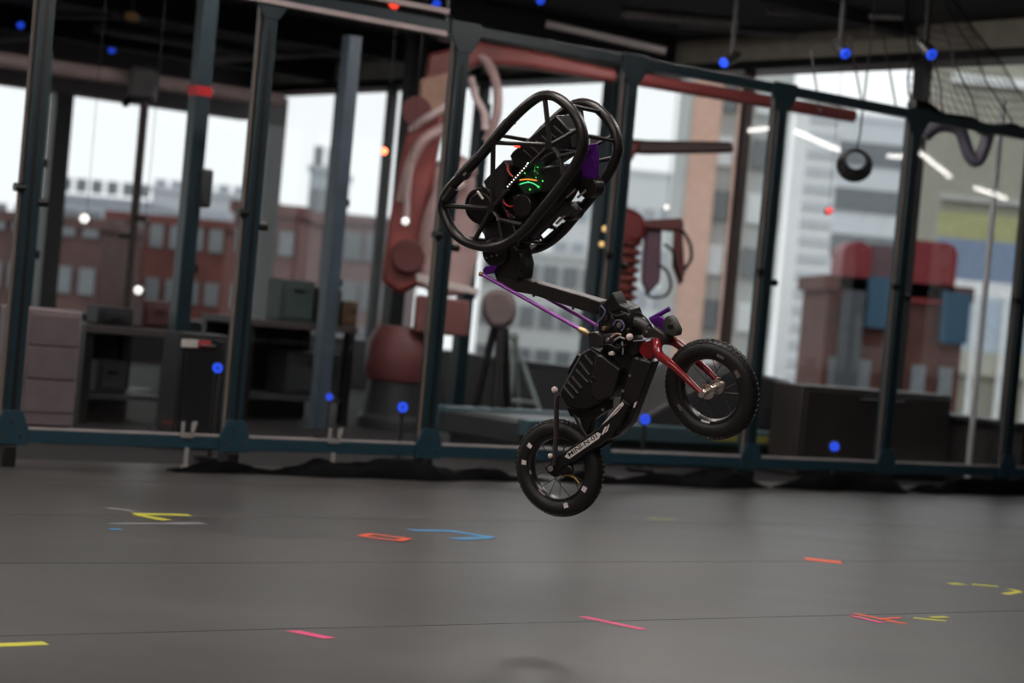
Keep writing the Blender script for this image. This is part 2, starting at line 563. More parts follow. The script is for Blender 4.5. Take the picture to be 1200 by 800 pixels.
tape(943, 654.5, 986, 659, orange, 'single orange tape block on the seam at right', 0.055)
tape(1003, 719, 1061, 731, orange, 'orange arm of the crossed tape at right', 0.016)
tape(997, 721.5, 1034, 730, pink, 'pink strip beside the crossed orange tape', 0.014, 0.0012)
tape(1028, 726, 1054, 724, orange, 'short orange strip across the crossed tape', 0.012, 0.0018)
tape(1071, 724, 1109, 727.5, yel, 'yellow strip of the small tape arrow at right', 0.016)
tape(1090, 723.5, 1110, 723, yel, 'far short yellow strip of the small tape arrow', 0.016, 0.0012)
tape(1114, 684, 1128, 684, yel, 'shortest yellow tape dash near the right edge', 0.022)
tape(1139, 684.5, 1168, 687, yel, 'longer yellow tape dash near the right edge', 0.018)
tape(1178, 696, 1196, 693, yel, 'near arm of the yellow chevron at the right edge', 0.018)
tape(1184, 690.5, 1196, 693, yel, 'far arm of the yellow chevron at the right edge', 0.018, 0.0012)
tape(758, 607.5, 792, 608.5, mat('faded_yellow_tape', (0.26, 0.27, 0.12), 0.5), 'faded yellow tape strip behind the rear wheel', 0.035)
tape(129, 613.5, 196, 613.5, greyt, 'left thin grey tape line under the yellow V', 0.02)
tape(196, 613.5, 238, 613, greyt, 'right thin grey tape line under the yellow V', 0.03)
tape(128, 595, 160, 599, greyt, 'faint grey tape strip above the yellow V', 0.03)
tape(130, 620, 142, 620, bluet, 'tiny blue tape dash under the yellow V', 0.02)
tape(1090, 640, 1104, 641, greyt, 'tiny grey tape dash at the right of the floor', 0.02)

# ================================================================== ROBOT
LAT = (EX * -0.5 + EY * 0.10 + FWD * -0.86).normalized()     # sideways, toward the camera
RC = CAM + ray(656, 548) * 6.75                               # rear axle
def R(x, y, lat=0.0):
    return on_plane(x, y, RC + LAT * lat, LAT)
FC = R(834, 456)                                              # front axle
robot = thing('jumping_bicycle_robot', V((RC.x, RC.y, RC.z - 0.16)), 'black two-wheeled bicycle robot with red fork leaping above the floor', 'robot')

def patch(name, pts, l0, l1, mt, parent=None, bevel=0.0025, **k):
    return obj(name, MB().prism([R(x, y, l1) for x, y in pts], LAT * (l0 - l1)), mt, parent or robot, bevel=bevel, **k)
def rod(name, pts, r, mt, parent=None, n=8, **k):
    """pts: (x, y, lateral)"""
    return obj(name, MB().tube([R(*p) for p in pts], r, n), mt, parent or robot, **k)
def disc(name, x, y, l0, l1, r, mt, parent=None, n=28, bevel=0.003):
    c = R(x, y, l1)
    return obj(name, MB().cyl(c, c + LAT * (l0 - l1), r, n=n), mt, parent or robot, bevel=bevel)

# ---- wheels
def wheel(name, c, ax, R0=0.158, seed=0):
    tw = 0.027
    cs = R0 - 0.029
    prof = []
    for k in range(20):
        th = 2 * math.pi * k / 20
        prof.append((cs + 0.027 * math.cos(th), tw * math.sin(th)))
    tire = obj(name, MB().lathe(c, ax, prof, 56, True), rubber, robot, smooth=60)
    e1 = (EX - ax * EX.dot(ax)).normalized()
    e2 = ax.cross(e1)
    # tread blocks, joined in one part
    mb = MB()
    n = 58
    for i in range(n):
        for row, (ang, lat0) in enumerate(((0.0, 0.0), (0.55, 1.0), (-0.55, -1.0))):
            th = 2 * math.pi * (i + 0.5 * (row % 2)) / n
            d = e1 * math.cos(th) + e2 * math.sin(th)
            tg = -e1 * math.sin(th) + e2 * math.cos(th)
            nr = d * math.cos(ang) + ax * math.sin(ang)
            sd = nr.cross(tg)
            mb.box(c + d * cs + nr * 0.0272, tg * 0.0055, sd * 0.0058, nr * 0.0022)
    obj('tread', mb, rubber, tire, smooth=0)
    # rim: a deep black channel
    rp_ = [(0.104, 0.017), (0.108, 0.017), (0.108, -0.017), (0.104, -0.017), (0.098, -0.014), (0.0955, -0.006), (0.0955, 0.006), (0.098, 0.014)]
    obj('rim', MB().lathe(c, ax, rp_, 48, True), rimm, tire, smooth=35)
    hub = MB().lathe(c, ax, [(0.008, -0.06), (0.012, -0.055), (0.011, -0.034), (0.024, -0.033), (0.024, -0.029), (0.012, -0.026), (0.012, 0.026), (0.024, 0.029), (0.024, 0.033), (0.011, 0.034), (0.012, 0.055), (0.008, 0.06)], 20)
    obj('hub', hub, steel if name == 'front_wheel' else satin, tire)
    for i in range(16):
        th = 2 * math.pi * i / 16
        s = 1 if i % 2 else -1
        d0_ = e1 * math.cos(th + 0.7 * (1 if (i // 2) % 2 else -1)) + e2 * math.sin(th + 0.7 * (1 if (i // 2) % 2 else -1))
        d1_ = e1 * math.cos(th) + e2 * math.sin(th)
        obj('spoke', MB().tube([c + d0_ * 0.022 + ax * (0.031 * s), c + d1_ * 0.097], 0.0012, 5), satin, tire)
    return tire, e1, e2

def sticker(parent, c, ax, e1, e2, th0, th1, ra, rb, h, mt=whitel):
    mb = MB()
    vs, fs = [], []
    n = 6
    for i in range(n + 1):
        th = th0 + (th1 - th0) * i / n
        d = e1 * math.cos(th) + e2 * math.sin(th)
        vs += [c + d * ra + ax * h[0], c + d * rb + ax * h[1], c + d * ra + ax * (h[0] - 0.002), c + d * rb + ax * (h[1] - 0.002)]
    for i in range(n):
        k = 4 * i
        fs += [(k, k + 1, k + 5, k + 4), (k + 2, k + 6, k + 7, k + 3), (k, k + 4, k + 6, k + 2), (k + 1, k + 3, k + 7, k + 5)]
    fs += [(0, 2, 3, 1), (4 * n, 4 * n + 1, 4 * n + 3, 4 * n + 2)]
    obj('sticker', mb.add(vs, fs), mt, parent)

LF = (EX * -0.53 + EY * 0.215 + FWD * -0.82)
fdir = (FC - RC).normalized()
LF.normalize()
rw, e1, e2 = wheel('rear_wheel', RC, LAT)
def ang_of(x, y, c, ax, a1, a2):
    p = on_plane(x, y, c + ax * 0.027, ax) - c
    return math.atan2(p.dot(a2), p.dot(a1)), math.hypot(p.dot(a1), p.dot(a2))
for (x, y, half) in ((620.5, 543, 0.06), (625, 526, 0.055), (680.5, 570, 0.075), (663, 592, 0.06)):
    th, rr = ang_of(x, y, RC, LAT, e1, e2)
    rr = min(max(rr, 0.117), 0.142)
    sticker(rw, RC, LAT, e1, e2, th - half, th + half, rr - 0.008, rr + 0.008, (0.0285, 0.0285))
for (x, y, half) in ((637, 571, 0.14), (626, 553, 0.06)):
    th, rr = ang_of(x, y, RC, LAT, e1, e2)
    sticker(rw, RC, LAT, e1, e2, th - half, th + half, 0.0985, 0.103, (0.0165, 0.0185), mat('dull_rim_print', (0.35, 0.28, 0.26), 0.5))
fw, f1, f2 = wheel('front_wheel', FC, LF)
for (x, y, half, ra, rb, h) in ((843, 421, 0.10, 0.118, 0.126, 0.0285), (859, 441, 0.10, 0.112, 0.126, 0.0265), (802, 474, 0.09, 0.112, 0.12, 0.027), (826, 487, 0.14, 0.0985, 0.104, 0.0185)):
    th, rr = ang_of(x, y, FC, LF, f1, f2)
    sticker(fw, FC, LF, f1, f2, th - half, th + half, ra, rb, (h, h), whitel if y > 480 else mat('dull_tyre_print', (0.16, 0.12, 0.11), 0.5))

# ---- fork, head tube
nb = FC + LF * 0.062
fb = FC - LF * 0.062
crown = R(769, 399, 0.0)
fork = obj('fork_blade', MB().tube(curve([R(769, 398, 0.02), R(770, 405, 0.045), R(773, 416, 0.055), R(787, 427, 0.058), R(805, 444, 0.058), nb]), [0.0148] * 12 + [0.0148 - 0.00035 * i for i in range(19)], 12), redp, robot)
obj('fork_blade', MB().tube(curve([R(773, 398, -0.01), R(789, 400, -0.04), R(801, 408, -0.05), R(813, 420, -0.055), R(830, 435, -0.058), fb]), [0.0148] * 12 + [0.0148 - 0.00035 * i for i in range(19)], 12), redp, robot)
obj('fork_crown', MB().tube([R(766, 401, 0.035), R(771, 399, 0.0), R(780, 398, -0.035)], 0.0135, 12), redp, robot)
patch('head_tube', [(748, 405), (753, 400), (769, 399), (771, 405), (764, 422), (756, 421), (747, 413)], -0.024, 0.024, redp, bevel=0.008)
for s in (1, -1):
    c = FC + LF * 0.066 * s
    obj('axle_nut', MB().cyl(c - LF * 0.008, c + LF * 0.008, 0.0095, n=6), brass if s < 0 else steel, fw)
obj('axle_bar', MB().tube([FC - LF * 0.075, FC + LF * 0.05], 0.0085, 10), steel, fw)
obj('axle_tab', MB().box(FC - LF * 0.045 + f2 * 0.014, f1 * 0.006, f2 * 0.012, LF * 0.003), brass, fw)

# ---- main frame
frame = patch('down_tube', [(741, 417), (765, 424), (746, 474), (738, 496), (723, 511), (711, 517), (706, 508), (722, 489), (727, 463), (733, 440)], -0.028, 0.028, carbon, bevel=0.007)
for (x, y) in ((746.7, 420), (738, 440), (730, 458), (722, 466), (706, 480)):
    disc('bolt', x, y, 0.026, 0.033, 0.0045, steel, frame, n=8, bevel=0)
patch('mark', [(743.5, 472), (746.5, 470), (744, 477), (742, 478)], 0.026, 0.0295, whitel, frame, bevel=0)
arm_poly = [(640, 547), (645, 541), (660, 530), (702, 501), (722, 476), (729, 468), (737, 474), (727, 497), (712, 514), (700, 523), (660, 547), (648, 553), (641, 553)]
sa = patch('swing_arm', arm_poly, 0.042, 0.056, black, bevel=0.003)
mbs = MB().prism([p - LAT * 0.098 for p in [R(x, y, 0.056) for x, y in arm_poly]], LAT * -0.014)
obj('swing_arm', mbs, black, robot, bevel=0.003)
patch('cross_brace', [(706, 500), (722, 478), (736, 482), (722, 508)], -0.045, 0.045, black)
patch('name_plate', [(661.5, 535), (665.5, 529.5), (700, 506.5), (704, 508), (702, 513.5), (667, 537.5)], 0.055, 0.0575, whitel, sa, bevel=0)
patch('stripe', [(704.5, 510), (708.5, 500.5), (711, 499), (707.5, 508)], 0.055, 0.0575, whitel, sa, bevel=0)
patch('stripe', [(709, 507), (712.5, 498), (714.5, 496.5), (711.5, 505)], 0.055, 0.0575, whitel, sa, bevel=0)
patch('stripe', [(705, 498), (714, 487.5), (725, 474.5), (729.5, 470.5), (731, 474), (722, 484.5)], 0.055, 0.0575, whitel, sa, bevel=0)
patch('fine_print', [(713, 490.5), (725, 477.5), (727.5, 475.5), (728, 476.5), (716, 489)], 0.0570, 0.0580, mat('fine_print_ink', (0.25, 0.22, 0.21), 0.5), sa, bevel=0)
# lettering
def lettering(txt, p0, p1, height, lat, mt, parent, name='lettering'):
    cu = bpy.data.curves.new(name, 'FONT')
    cu.body = txt
    cu.align_x = 'LEFT'
    cu.extrude = 0.02
    cu.offset = 0.012
    tmp = bpy.data.objects.new('tmp_text', cu)
    COL.objects.link(tmp)
    bpy.context.view_layer.update()
    dg = bpy.context.evaluated_depsgraph_get()
    me = bpy.data.meshes.new_from_object(tmp.evaluated_get(dg))
    bpy.data.objects.remove(tmp)
    xs = [v.co.x for v in me.vertices]; ys = [v.co.y for v in me.vertices]
    a, b = R(*p0, lat), R(*p1, lat)
    xa = (b - a)
    L = xa.length
    xa.normalize()
    ya = LAT.cross(xa)
    w0, h0 = max(xs) - min(xs), max(ys) - min(ys)
    mb = MB()
    vs = [a + xa * ((v.co.x - min(xs)) / w0 * L) + ya * ((v.co.y - min(ys)) / h0 * height) + LAT * (v.co.z * 0.03) for v in me.vertices]
    mb.add(vs, [tuple(f.vertices) for f in me.polygons])
    bpy.data.meshes.remove(me)
    return obj(name, mb, mt, parent, smooth=0)
lettering('MINI-N-01', (667.5, 535.2), (700.5, 512.3), 0.0135, 0.0578, black, sa)

# ---- battery / motor box
case = patch('ribbed_motor_case', [(654, 461), (672, 428), (680, 414), (692, 406), (727, 432), (722, 455), (714, 467), (686, 481), (664, 478)], -0.055, 0.05, black, bevel=0.008)
for q in ((661, 453, 673, 467), (664.5, 446, 678.5, 461), (670.5, 441, 682, 455), (675, 433, 690, 448), (679.4, 424, 691, 439), (685.5, 416, 694.5, 427)):
    x0, y0, x1, y1 = q
    obj('rib', MB().tube([R(x0, y0, 0.05), R(x1, y1, 0.05)], 0.0065, 8, side=LAT, r2=0.007), mat('rib_plastic', (0.016, 0.0135, 0.012), 0.42), case)
patch('side_cover', [(698, 416), (706, 417), (726, 433), (718, 464), (700, 470), (692, 462), (694, 438)], 0.048, 0.058, carbon, case, bevel=0.004)
obj('cable_loop', MB().tube(loop([R(691, 444, 0.06), R(694, 441, 0.06), R(697, 444, 0.06), R(694, 448, 0.06)]), 0.0022, 6, True), satin, case)
patch('rear_flap', [(663, 437), (676, 415), (680, 417), (668, 440)], -0.03, 0.03, black)
patch('under_bracket', [(664, 477), (690, 480), (712, 468), (712, 480), (694, 492), (684, 520), (678, 520), (682, 490), (668, 488)], -0.03, 0.012, black)
rod('damper_rod', [(672, 484, 0.03), (680, 500, 0.03), (690, 516, 0.03)], 0.005, satin)
rod('damper_rod', [(679, 484, -0.01), (687, 505, -0.01), (692, 520, -0.01)], 0.006, satin)
rod('rear_strut', [(656, 462, 0.06), (652.5, 466, 0.06), (652, 480, 0.06), (652, 510, 0.06), (649.5, 545, 0.06)], 0.0078, mat('strut_paint', (0.04, 0.028, 0.026), 0.4))
obj('motion_marker', MB().ball(R(650, 456.5, 0.065), 0.0105), marker, robot)
obj('motion_marker', MB().ball(R(645, 534, 0.065), 0.0085), marker, robot)
rod('marker_stalk', [(645, 534, 0.065), (648, 546, 0.06)], 0.003, black)
patch('dropout', [(638, 548), (644, 542), (652, 544), (668, 546), (672, 553), (655, 555), (642, 555)], 0.036, 0.05, satin)
obj('axle_nut', MB().cyl(R(645, 549, 0.056), R(645, 549, 0.072), 0.010, n=6), steel, rw)
disc('sprocket', 663, 549, 0.024, 0.030, 0.028, satin, rw, n=22, bevel=0.001)
rod('yellow_wire', [(660, 557, 0.03), (668, 557, 0.032), (674, 560, 0.032), (679, 566, 0.03)], 0.0028, mat('yellow_wire_jacket', (0.5, 0.28, 0.04), 0.4), rw)

# ---- knee and steering cluster
knee = patch('knee_housing', [(701, 358), (708, 352), (722, 354), (737, 361), (741, 372), (740, 396), (732, 410), (714, 412), (703, 404), (700, 385)], -0.045, 0.035, black, bevel=0.006)
patch('wedge_cover', [(705, 358), (718, 342.5), (723, 352), (727, 363), (712, 366)], -0.02, 0.042, black)
patch('knee_crank', [(688, 390), (696, 389), (705, 393), (708, 402), (702, 408), (694, 407), (690, 399)], 0.03, 0.062, linkm)
patch('knee_side_block', [(703, 392), (717, 390), (722, 397), (718, 405), (708, 404)], 0.03, 0.055, mat('purplish_black', (0.03, 0.022, 0.032), 0.4), bevel=0.004)
disc('knee_actuator', 725, 381, 0.03, 0.052, 0.016, linkm, knee)
disc('actuator_cap', 725, 381, 0.05, 0.06, 0.009, mat('grey_cap', (0.12, 0.11, 0.11), 0.4), knee)
def wire(name, pts, r, mt, closed=False, parent=None):
    P3 = [R(*p) for p in pts]
    return obj(name, MB().tube(loop(P3) if closed else curve(P3), r, 6, closed), mt, parent or robot)
lav = mat('lavender_wire', (0.16, 0.13, 0.28), 0.4)
wire('wire_ring', [(718.5, 381, .058), (722, 375.5, .058), (728, 376, .058), (731.5, 382, .058), (728, 388, .058)], 0.0026, lav)
wire('wire', [(704, 358, .05), (709, 364, .052), (706, 372, .052), (699, 379, .05), (697, 387, .05)], 0.0024, lav)
wire('wire', [(729, 400, .05), (730, 408, .05), (729.5, 415, .048)], 0.003, mat('grey_wire', (0.3, 0.29, 0.36), 0.4))
wire('wire', [(716, 395, .06), (722, 391, .062), (728, 392, .06)], 0.003, mat('tan_wire', (0.45, 0.3, 0.22), 0.4))
wire('wire', [(720, 399, .06), (726, 395, .062), (732, 397, .06)], 0.003, mat('pale_wire', (0.4, 0.38, 0.36), 0.4))
wire('brake_wire', [(742, 399.5, .04), (752, 398.5, .04), (765, 396, .035)], 0.0022, mat('grey_wire', (0.3, 0.29, 0.36), 0.4))
obj('motion_marker', MB().ball(R(738, 394.7, 0.055), 0.0115), marker, robot)
patch('connector', [(712.5, 413), (716, 411), (720, 414), (719, 416.5), (713, 416.5)], 0.04, 0.052, whitel)
patch('connector', [(714, 400), (724, 402), (727, 412), (713, 411)], 0.03, 0.046, black)
sm = rod('steering_motor', [(736, 383, 0.01), (741, 376, 0.01), (752, 380, 0.01), (759, 385, 0.01)], 0.02, mat('motor_grey', (0.018, 0.016, 0.015), 0.42), n=18)
patch('motor_flange', [(733, 358), (738, 362), (737, 370), (731, 366)], 0.0, 0.03, linkm)
patch('stem_bracket', [(751, 389), (757, 383), (768, 384), (778, 391), (781, 398), (775, 400), (772, 406), (768, 405), (767, 398), (753, 396)], -0.03, 0.035, mat('stem_grey', (0.035, 0.028, 0.026), 0.4, 0.2), bevel=0.005)
for (x, y) in ((757.5, 388.5), (765.5, 396.5)):
    disc('bolt', x, y, 0.03, 0.039, 0.0045, steel, n=8, bevel=0)
pbk = patch('purple_sensor_bracket', [(761, 376), (764, 372.5), (772, 370), (778, 374), (779, 384), (777, 389), (771, 387)], -0.012, 0.012, purple, bevel=0.002)
for (x, y) in ((766, 377), (770, 376), (769, 380.5), (773.5, 379), (773, 384)):
    disc('hole_plug', x, y, 0.0115, 0.0135, 0.0042, mat('deep_violet', (0.05, 0.006, 0.1), 0.4), pbk, n=10, bevel=0)
rod('purple_bar', [(762, 374, 0.0), (784.5, 361.8, 0.0)], 0.0075, purple, pbk, n=12)
sens = patch('front_sensor', [(776, 380), (778, 372), (783, 369.5), (788, 374), (794, 387), (793, 394), (786, 394), (777, 391)], -0.02, 0.02, mat('olive_black', (0.035, 0.036, 0.03), 0.5, bump=0.4, scale=60), bevel=0.006)
disc('lens', 785, 382, 0.018, 0.024, 0.009, satin, sens)

for (x, y, l0, l1, r, mm) in ((709, 372, .03, .05, .010, linkm), (713, 366, .03, .047, .006, satin), (733, 371, .03, .05, .008, satin), (707, 385, .03, .058, .007, brass),
                              (735, 387, .03, .05, .007, linkm), (712, 398, .05, .066, .006, steel), (727, 405, .03, .05, .008, linkm), (745, 398, .0, .03, .012, linkm)):
    disc('fitting', x, y, l0, l1, r, mm, knee, n=12, bevel=0.001)
patch('knee_plate', [(702, 372), (716, 368), (720, 376), (714, 388), (704, 388)], 0.034, 0.042, carbon, knee)
patch('knee_plate', [(726, 364), (737, 368), (738, 378), (731, 374)], 0.034, 0.044, linkm, knee)
patch('inner_frame', [(708, 404), (742, 402), (750, 416), (740, 442), (722, 436), (700, 420)], -0.035, 0.012, black)
patch('neck_gusset', [(738, 396), (750, 400), (748, 414), (740, 418), (733, 410)], -0.02, 0.024, black)
wire('dark_cable', [(714, 366, .05), (722, 370, .06), (733, 368, .05)], 0.003, black)
wire('dark_cable', [(740, 372, .04), (748, 366, .045), (758, 374, .04), (764, 384, .035)], 0.003, black)
wire('dark_cable', [(704, 405, .06), (714, 404, .065), (724, 408, .06), (734, 404, .05)], 0.003, black)

# ---- leg link and push rods
lk = patch('leg_link', [(578, 318), (590, 318), (608, 325.5), (704, 353), (704, 362), (697, 369), (686, 365), (646, 352.5), (622, 345), (600, 341), (584, 335)], -0.028, 0.026, linkm, bevel=0.003)
for (x, y) in ((627.5, 331.5), (650.5, 339), (674.5, 346), (605, 328), (625, 346.5), (671, 361.5)):
    disc('bolt', x, y, 0.024, 0.0295, 0.0042, black, lk, n=8, bevel=0)
patch('link_seam', [(647.6, 337), (648.8, 337.3), (647.6, 352.8), (646.4, 352.4)], 0.024, 0.0268, black, lk, bevel=0)
patch('link_end_plate', [(690, 350), (703, 353.5), (703, 362), (697, 368.5), (689, 366)], 0.024, 0.032, carbon, lk)
rod('push_rod', [(566, 322, 0.06), (681, 386.5, 0.06)], 0.0062, purple_rod, n=10)
q0, q1 = R(566, 322, 0.06) - LAT * 0.115, R(681, 386.5, 0.06) - LAT * 0.115
obj('push_rod', MB().tube([q0, q1 + (q1 - q0).normalized() * 0.02], 0.0062, 10), purple_rod, robot)
obj('rod_end', MB().ball(R(563.5, 321, 0.06), 0.0085), brass, robot)
obj('rod_end', MB().tube([R(679, 385.5, 0.06), R(684, 388, 0.06), R(690, 391, 0.055)], [0.009, 0.0105, 0.008], 10), brass, robot)
patch('rod_clevis', [(565, 316), (569, 311.5), (582, 311), (581, 316), (575, 321), (567, 322)], 0.02, 0.055, purple)
patch('rod_clevis', [(587, 331), (591, 331), (589, 336), (584, 334)], 0.026, 0.03, purple)

# ---- cage: two hoops with spoked ends
path = [(519, 238), (520.5, 250), (529.5, 268.5), (543.5, 281.6), (563, 288.6), (582, 288.3), (599.5, 281.5), (617, 267), (633, 248), (649, 229), (664, 209), (676, 190), (683.5, 170),
        (681.5, 151), (674.5, 135), (662, 121), (650, 113), (638, 111.6), (625.5, 117), (606, 133.5), (583.5, 158), (563, 183), (543.5, 203.5), (526, 222)]
NL = 0.105
hA, hB, J = (576.7, 244), (644.7, 170), (578.5, 167)
spokes = [(hA, (578, 170), 5.0), (hA, (521, 241), 5.5), (hA, (557, 280), 5.0), (hA, (585, 257), 5.0), ((585, 257), (589, 282), 5.0), ((585, 257), (612, 263), 5.0), (hA, (596, 222), 4.5),
          (hB, (638.6, 116), 5.0), (hB, J, 5.0), (hB, (680, 150), 5.0), (hB, (656, 183), 5.0), ((656, 183), (660, 204), 5.0), ((656, 183), (679, 178), 5.0), (hB, (620, 194), 4.5)]
hoop_pts = [R(x, y, NL) for x, y in path]
HS = (LAT * -0.232 + EY * 0.024)        # from the near hoop to the far one
def hoop(shift):
    pts = [p + HS * shift for p in loop(hoop_pts, 4)]
    h = obj('cage_hoop', MB().tube(pts, 0.0158, 12, True, side=LAT, r2=0.021), carbon, robot, smooth=60)
    for (p, q, r) in spokes:
        a, b = R(*p, NL) + HS * shift, R(*q, NL) + HS * shift
        obj('spoke', MB().tube([a, b], r / 1000 * 1.45, 8, side=LAT, r2=0.010), carbon, h)
    for p in (hA, hB):
        c = R(*p, NL) + HS * shift
        obj('spoke_hub', MB().cyl(c - LAT * 0.011, c + LAT * 0.011, 0.0135, n=16), carbon, h)
    for p in (J, (585, 257), (656, 183)):
        c = R(*p, NL) + HS * shift
        obj('bolt', MB().cyl(c, c + LAT * 0.0125, 0.0045, n=8), steel, h)
    for (p, q) in (((523, 234), (533, 220)), ((538, 207), (563, 182)), ((572, 171), (596, 143)), ((546, 204.5), (548, 206))):
        a, b = R(*p, NL + 0.004) + HS * shift, R(*q, NL + 0.004) + HS * shift
        obj('clamp_sleeve', MB().tube([a, b], 0.0165, 10, side=LAT, r2=0.0205), carbon, h)
    return h
h_near = hoop(0.0)
h_far = hoop(1.0)
for (p, q) in (((544, 204), (547.5, 208)), ((600, 141), (604, 145)), ((560, 176), (563, 180))):
    rod('strap_tip', [(*p, NL + 0.01), (*q, NL + 0.01)], 0.003, black, h_near)
lamp_red = emit('red_indicator', (1.0, 0.08, 0.04), 1.6)
rod('red_indicator', [(603, 171, NL), (609, 171.5, NL)], 0.0045, lamp_red, h_near)
for (x, y) in ((664, 123), (681, 158), (600, 281), (540, 279), (583, 158)):
    a = R(x, y, NL)
    obj('cross_tube', MB().tube([a, a + HS], 0.0065, 10), satin, robot)

# ---- body inside the cage
bat = patch('battery_box', [(651, 134.5), (667, 152), (669, 174), (640, 194), (605, 198), (597, 183), (600, 178)], -0.06, 0.045, black, bevel=0.005)
for k in range(6):
    x0, y0 = 613 + k * 7.2, 176 - k * 5.6
    rod('cooling_slot', [(x0, y0, 0.046), (x0 + 11, y0 + 9.5, 0.046)], 0.0032, mat('slot_edge', (0.045, 0.04, 0.038), 0.35), bat)
plate = patch('cover_plate', [(590.5, 187), (598, 200), (592, 222), (579, 240), (571, 226), (566, 212.5)], 0.0, 0.05, mat('cover_grey', (0.02, 0.0165, 0.0155), 0.45), bevel=0.004)
mot = disc('hip_motor', 562.5, 241, 0.0, 0.06, 0.06, satin, n=40, bevel=0.006)
disc('motor_cap', 562.5, 241, 0.058, 0.066, 0.042, carbon, mot, n=36)
rod('bright_clip', [(559.5, 224, 0.07), (566, 233, 0.07)], 0.0038, whitel, mot)  # white stripe paints a metal highlight on the motor
rod('bright_clip', [(565, 218, 0.06), (571.5, 225, 0.06)], 0.003, satin, mot)
hipd = disc('hip_drum', 579, 296, -0.05, 0.05, 0.047, carbon, n=36, bevel=0.008)
for k in range(3):
    disc('bolt', 570 + k * 6, 302 - k * 1.5, 0.049, 0.054, 0.0035, steel, hipd, n=8, bevel=0)
patch('hip_bracket', [(565, 262), (586, 256), (602, 262), (612, 298), (615, 310), (613, 327), (604, 328), (585, 322), (578, 318), (570, 300)], -0.035, 0.03, carbon, bevel=0.005)
patch('hip_gusset', [(600, 290), (612, 296), (614.5, 310), (613, 325), (608, 325), (606, 305)], 0.03, 0.05, satin)
gear = disc('gear_motor', 611, 241, 0.0, 0.062, 0.036, carbon, n=32)
for k in range(18):
    th = 2 * math.pi * k / 18
    c = R(611, 241, 0.05)
    g1 = (EX - LAT * EX.dot(LAT)).normalized(); g2 = LAT.cross(g1)
    d = g1 * math.cos(th) + g2 * math.sin(th)
    obj('gear_tooth', MB().box(c + d * 0.037, LAT * 0.010, d * 0.0025, LAT.cross(d) * 0.003), carbon, gear)
patch('body_spine', [(590, 262), (612, 236), (640, 214), (664, 194), (674, 198), (674, 212), (664, 232), (640, 262), (610, 290), (596, 292)], -0.06, 0.0, black, bevel=0.006)
patch('rear_cover', [(586, 200), (600, 186), (636, 190), (642, 230), (622, 262), (596, 268), (580, 250)], -0.03, -0.005, black, bevel=0.004)
patch('side_housing', [(636, 196), (660, 192), (664, 206), (648, 224), (634, 226)], 0.0, 0.06, carbon, bevel=0.005)
board_m = mat('green_circuit_board', (0.006, 0.035, 0.012), 0.4, scale=60, var=0.6)
bd = patch('circuit_board', [(610, 199), (622, 189), (637, 190), (640, 206), (634, 224), (616, 228), (606, 216)], 0.05, 0.056, board_m, bevel=0.001)
for (x, y, w, h) in ((626, 196, 4, 3), (634, 200, 3, 4), (614, 207, 4, 3), (629, 223, 4, 2), (622, 204, 3, 2), (636, 217, 2, 4)):
    patch('chip', [(x - w, y), (x, y - h), (x + w, y), (x, y + h)], 0.055, 0.0605, black, bd, bevel=0.001)
strip_m = emit('white_led', (1.0, 0.93, 0.85), 1.8)
patch('led_strip', [(592.5, 217), (617, 189.5), (621.5, 193), (597, 220.5)], 0.066, 0.069, black, bd, bevel=0)
for k in range(11):
    t_ = k / 10
    x, y = 594.8 + 24 * t_, 218.5 - 26.6 * t_
    obj('led', MB().ball(R(x, y, 0.0725), 0.0021 + (0.0016 if k == 10 else 0), 8), strip_m if k < 10 else emit('green_white_led', (0.75, 1.0, 0.85), 3.0), bd)
grn = emit('green_led', (0.08, 0.9, 0.12), 0.8)
for (x, y, r) in ((631, 219, 0.0036), (621, 222, 0.003), (627, 200, 0.003), (615, 203, 0.0025), (630, 196, 0.0025), (617, 196, 0.0025), (636, 212, 0.003), (619, 213, .0025), (628, 208, .002)):
    obj('led', MB().ball(R(x, y, 0.06), r, 8), grn, bd)
wire('glow_wire', [(609, 216, .062), (618, 213.5, .062), (625, 215, .062), (631, 219, .062)], 0.0018, emit('green_glow', (0.08, 0.75, 0.3), 0.9), parent=bd)
wire('glow_wire', [(609, 211, .062), (618, 210, .062), (629, 211.5, .062)], 0.0019, emit('orange_glow', (0.9, 0.28, 0.03), 0.9), parent=bd)
wire('green_wire', [(628, 194, .062), (627, 199, .062), (631, 204, .062)], 0.0022, mat('green_jacket', (0.1, 0.4, 0.08), 0.4), parent=bd)
redw = mat('red_wire_jacket', (0.6, 0.05, 0.03), 0.4)
wire('red_wire', [(595.5, 192, .056), (595, 199, .06), (598, 204, .062), (602, 208, .06)], 0.0032, redw)
wire('red_wire', [(589, 233, .06), (592, 239, .062), (597, 242, .062), (602, 241, .06)], 0.0032, redw)
wire('red_wire', [(594, 246, .06), (594.5, 250, .06), (596, 254, .06)], 0.003, redw)
wire('dark_cable', [(634, 188, .07), (645, 180, .075), (660, 176, .075), (672, 178, .07)], 0.0032, mat('blue_black_cable', (0.03, 0.03, 0.05), 0.35))
wire('dark_cable', [(618, 196, .06), (624, 190, .064), (632, 187, .064)], 0.003, mat('blue_black_cable', (0.03, 0.03, 0.05), 0.35))
wire('dark_cable', [(592, 222, .06), (588, 232, .065), (592, 246, .06), (604, 256, .06)], 0.0035, mat('blue_black_cable', (0.03, 0.03, 0.05), 0.35))
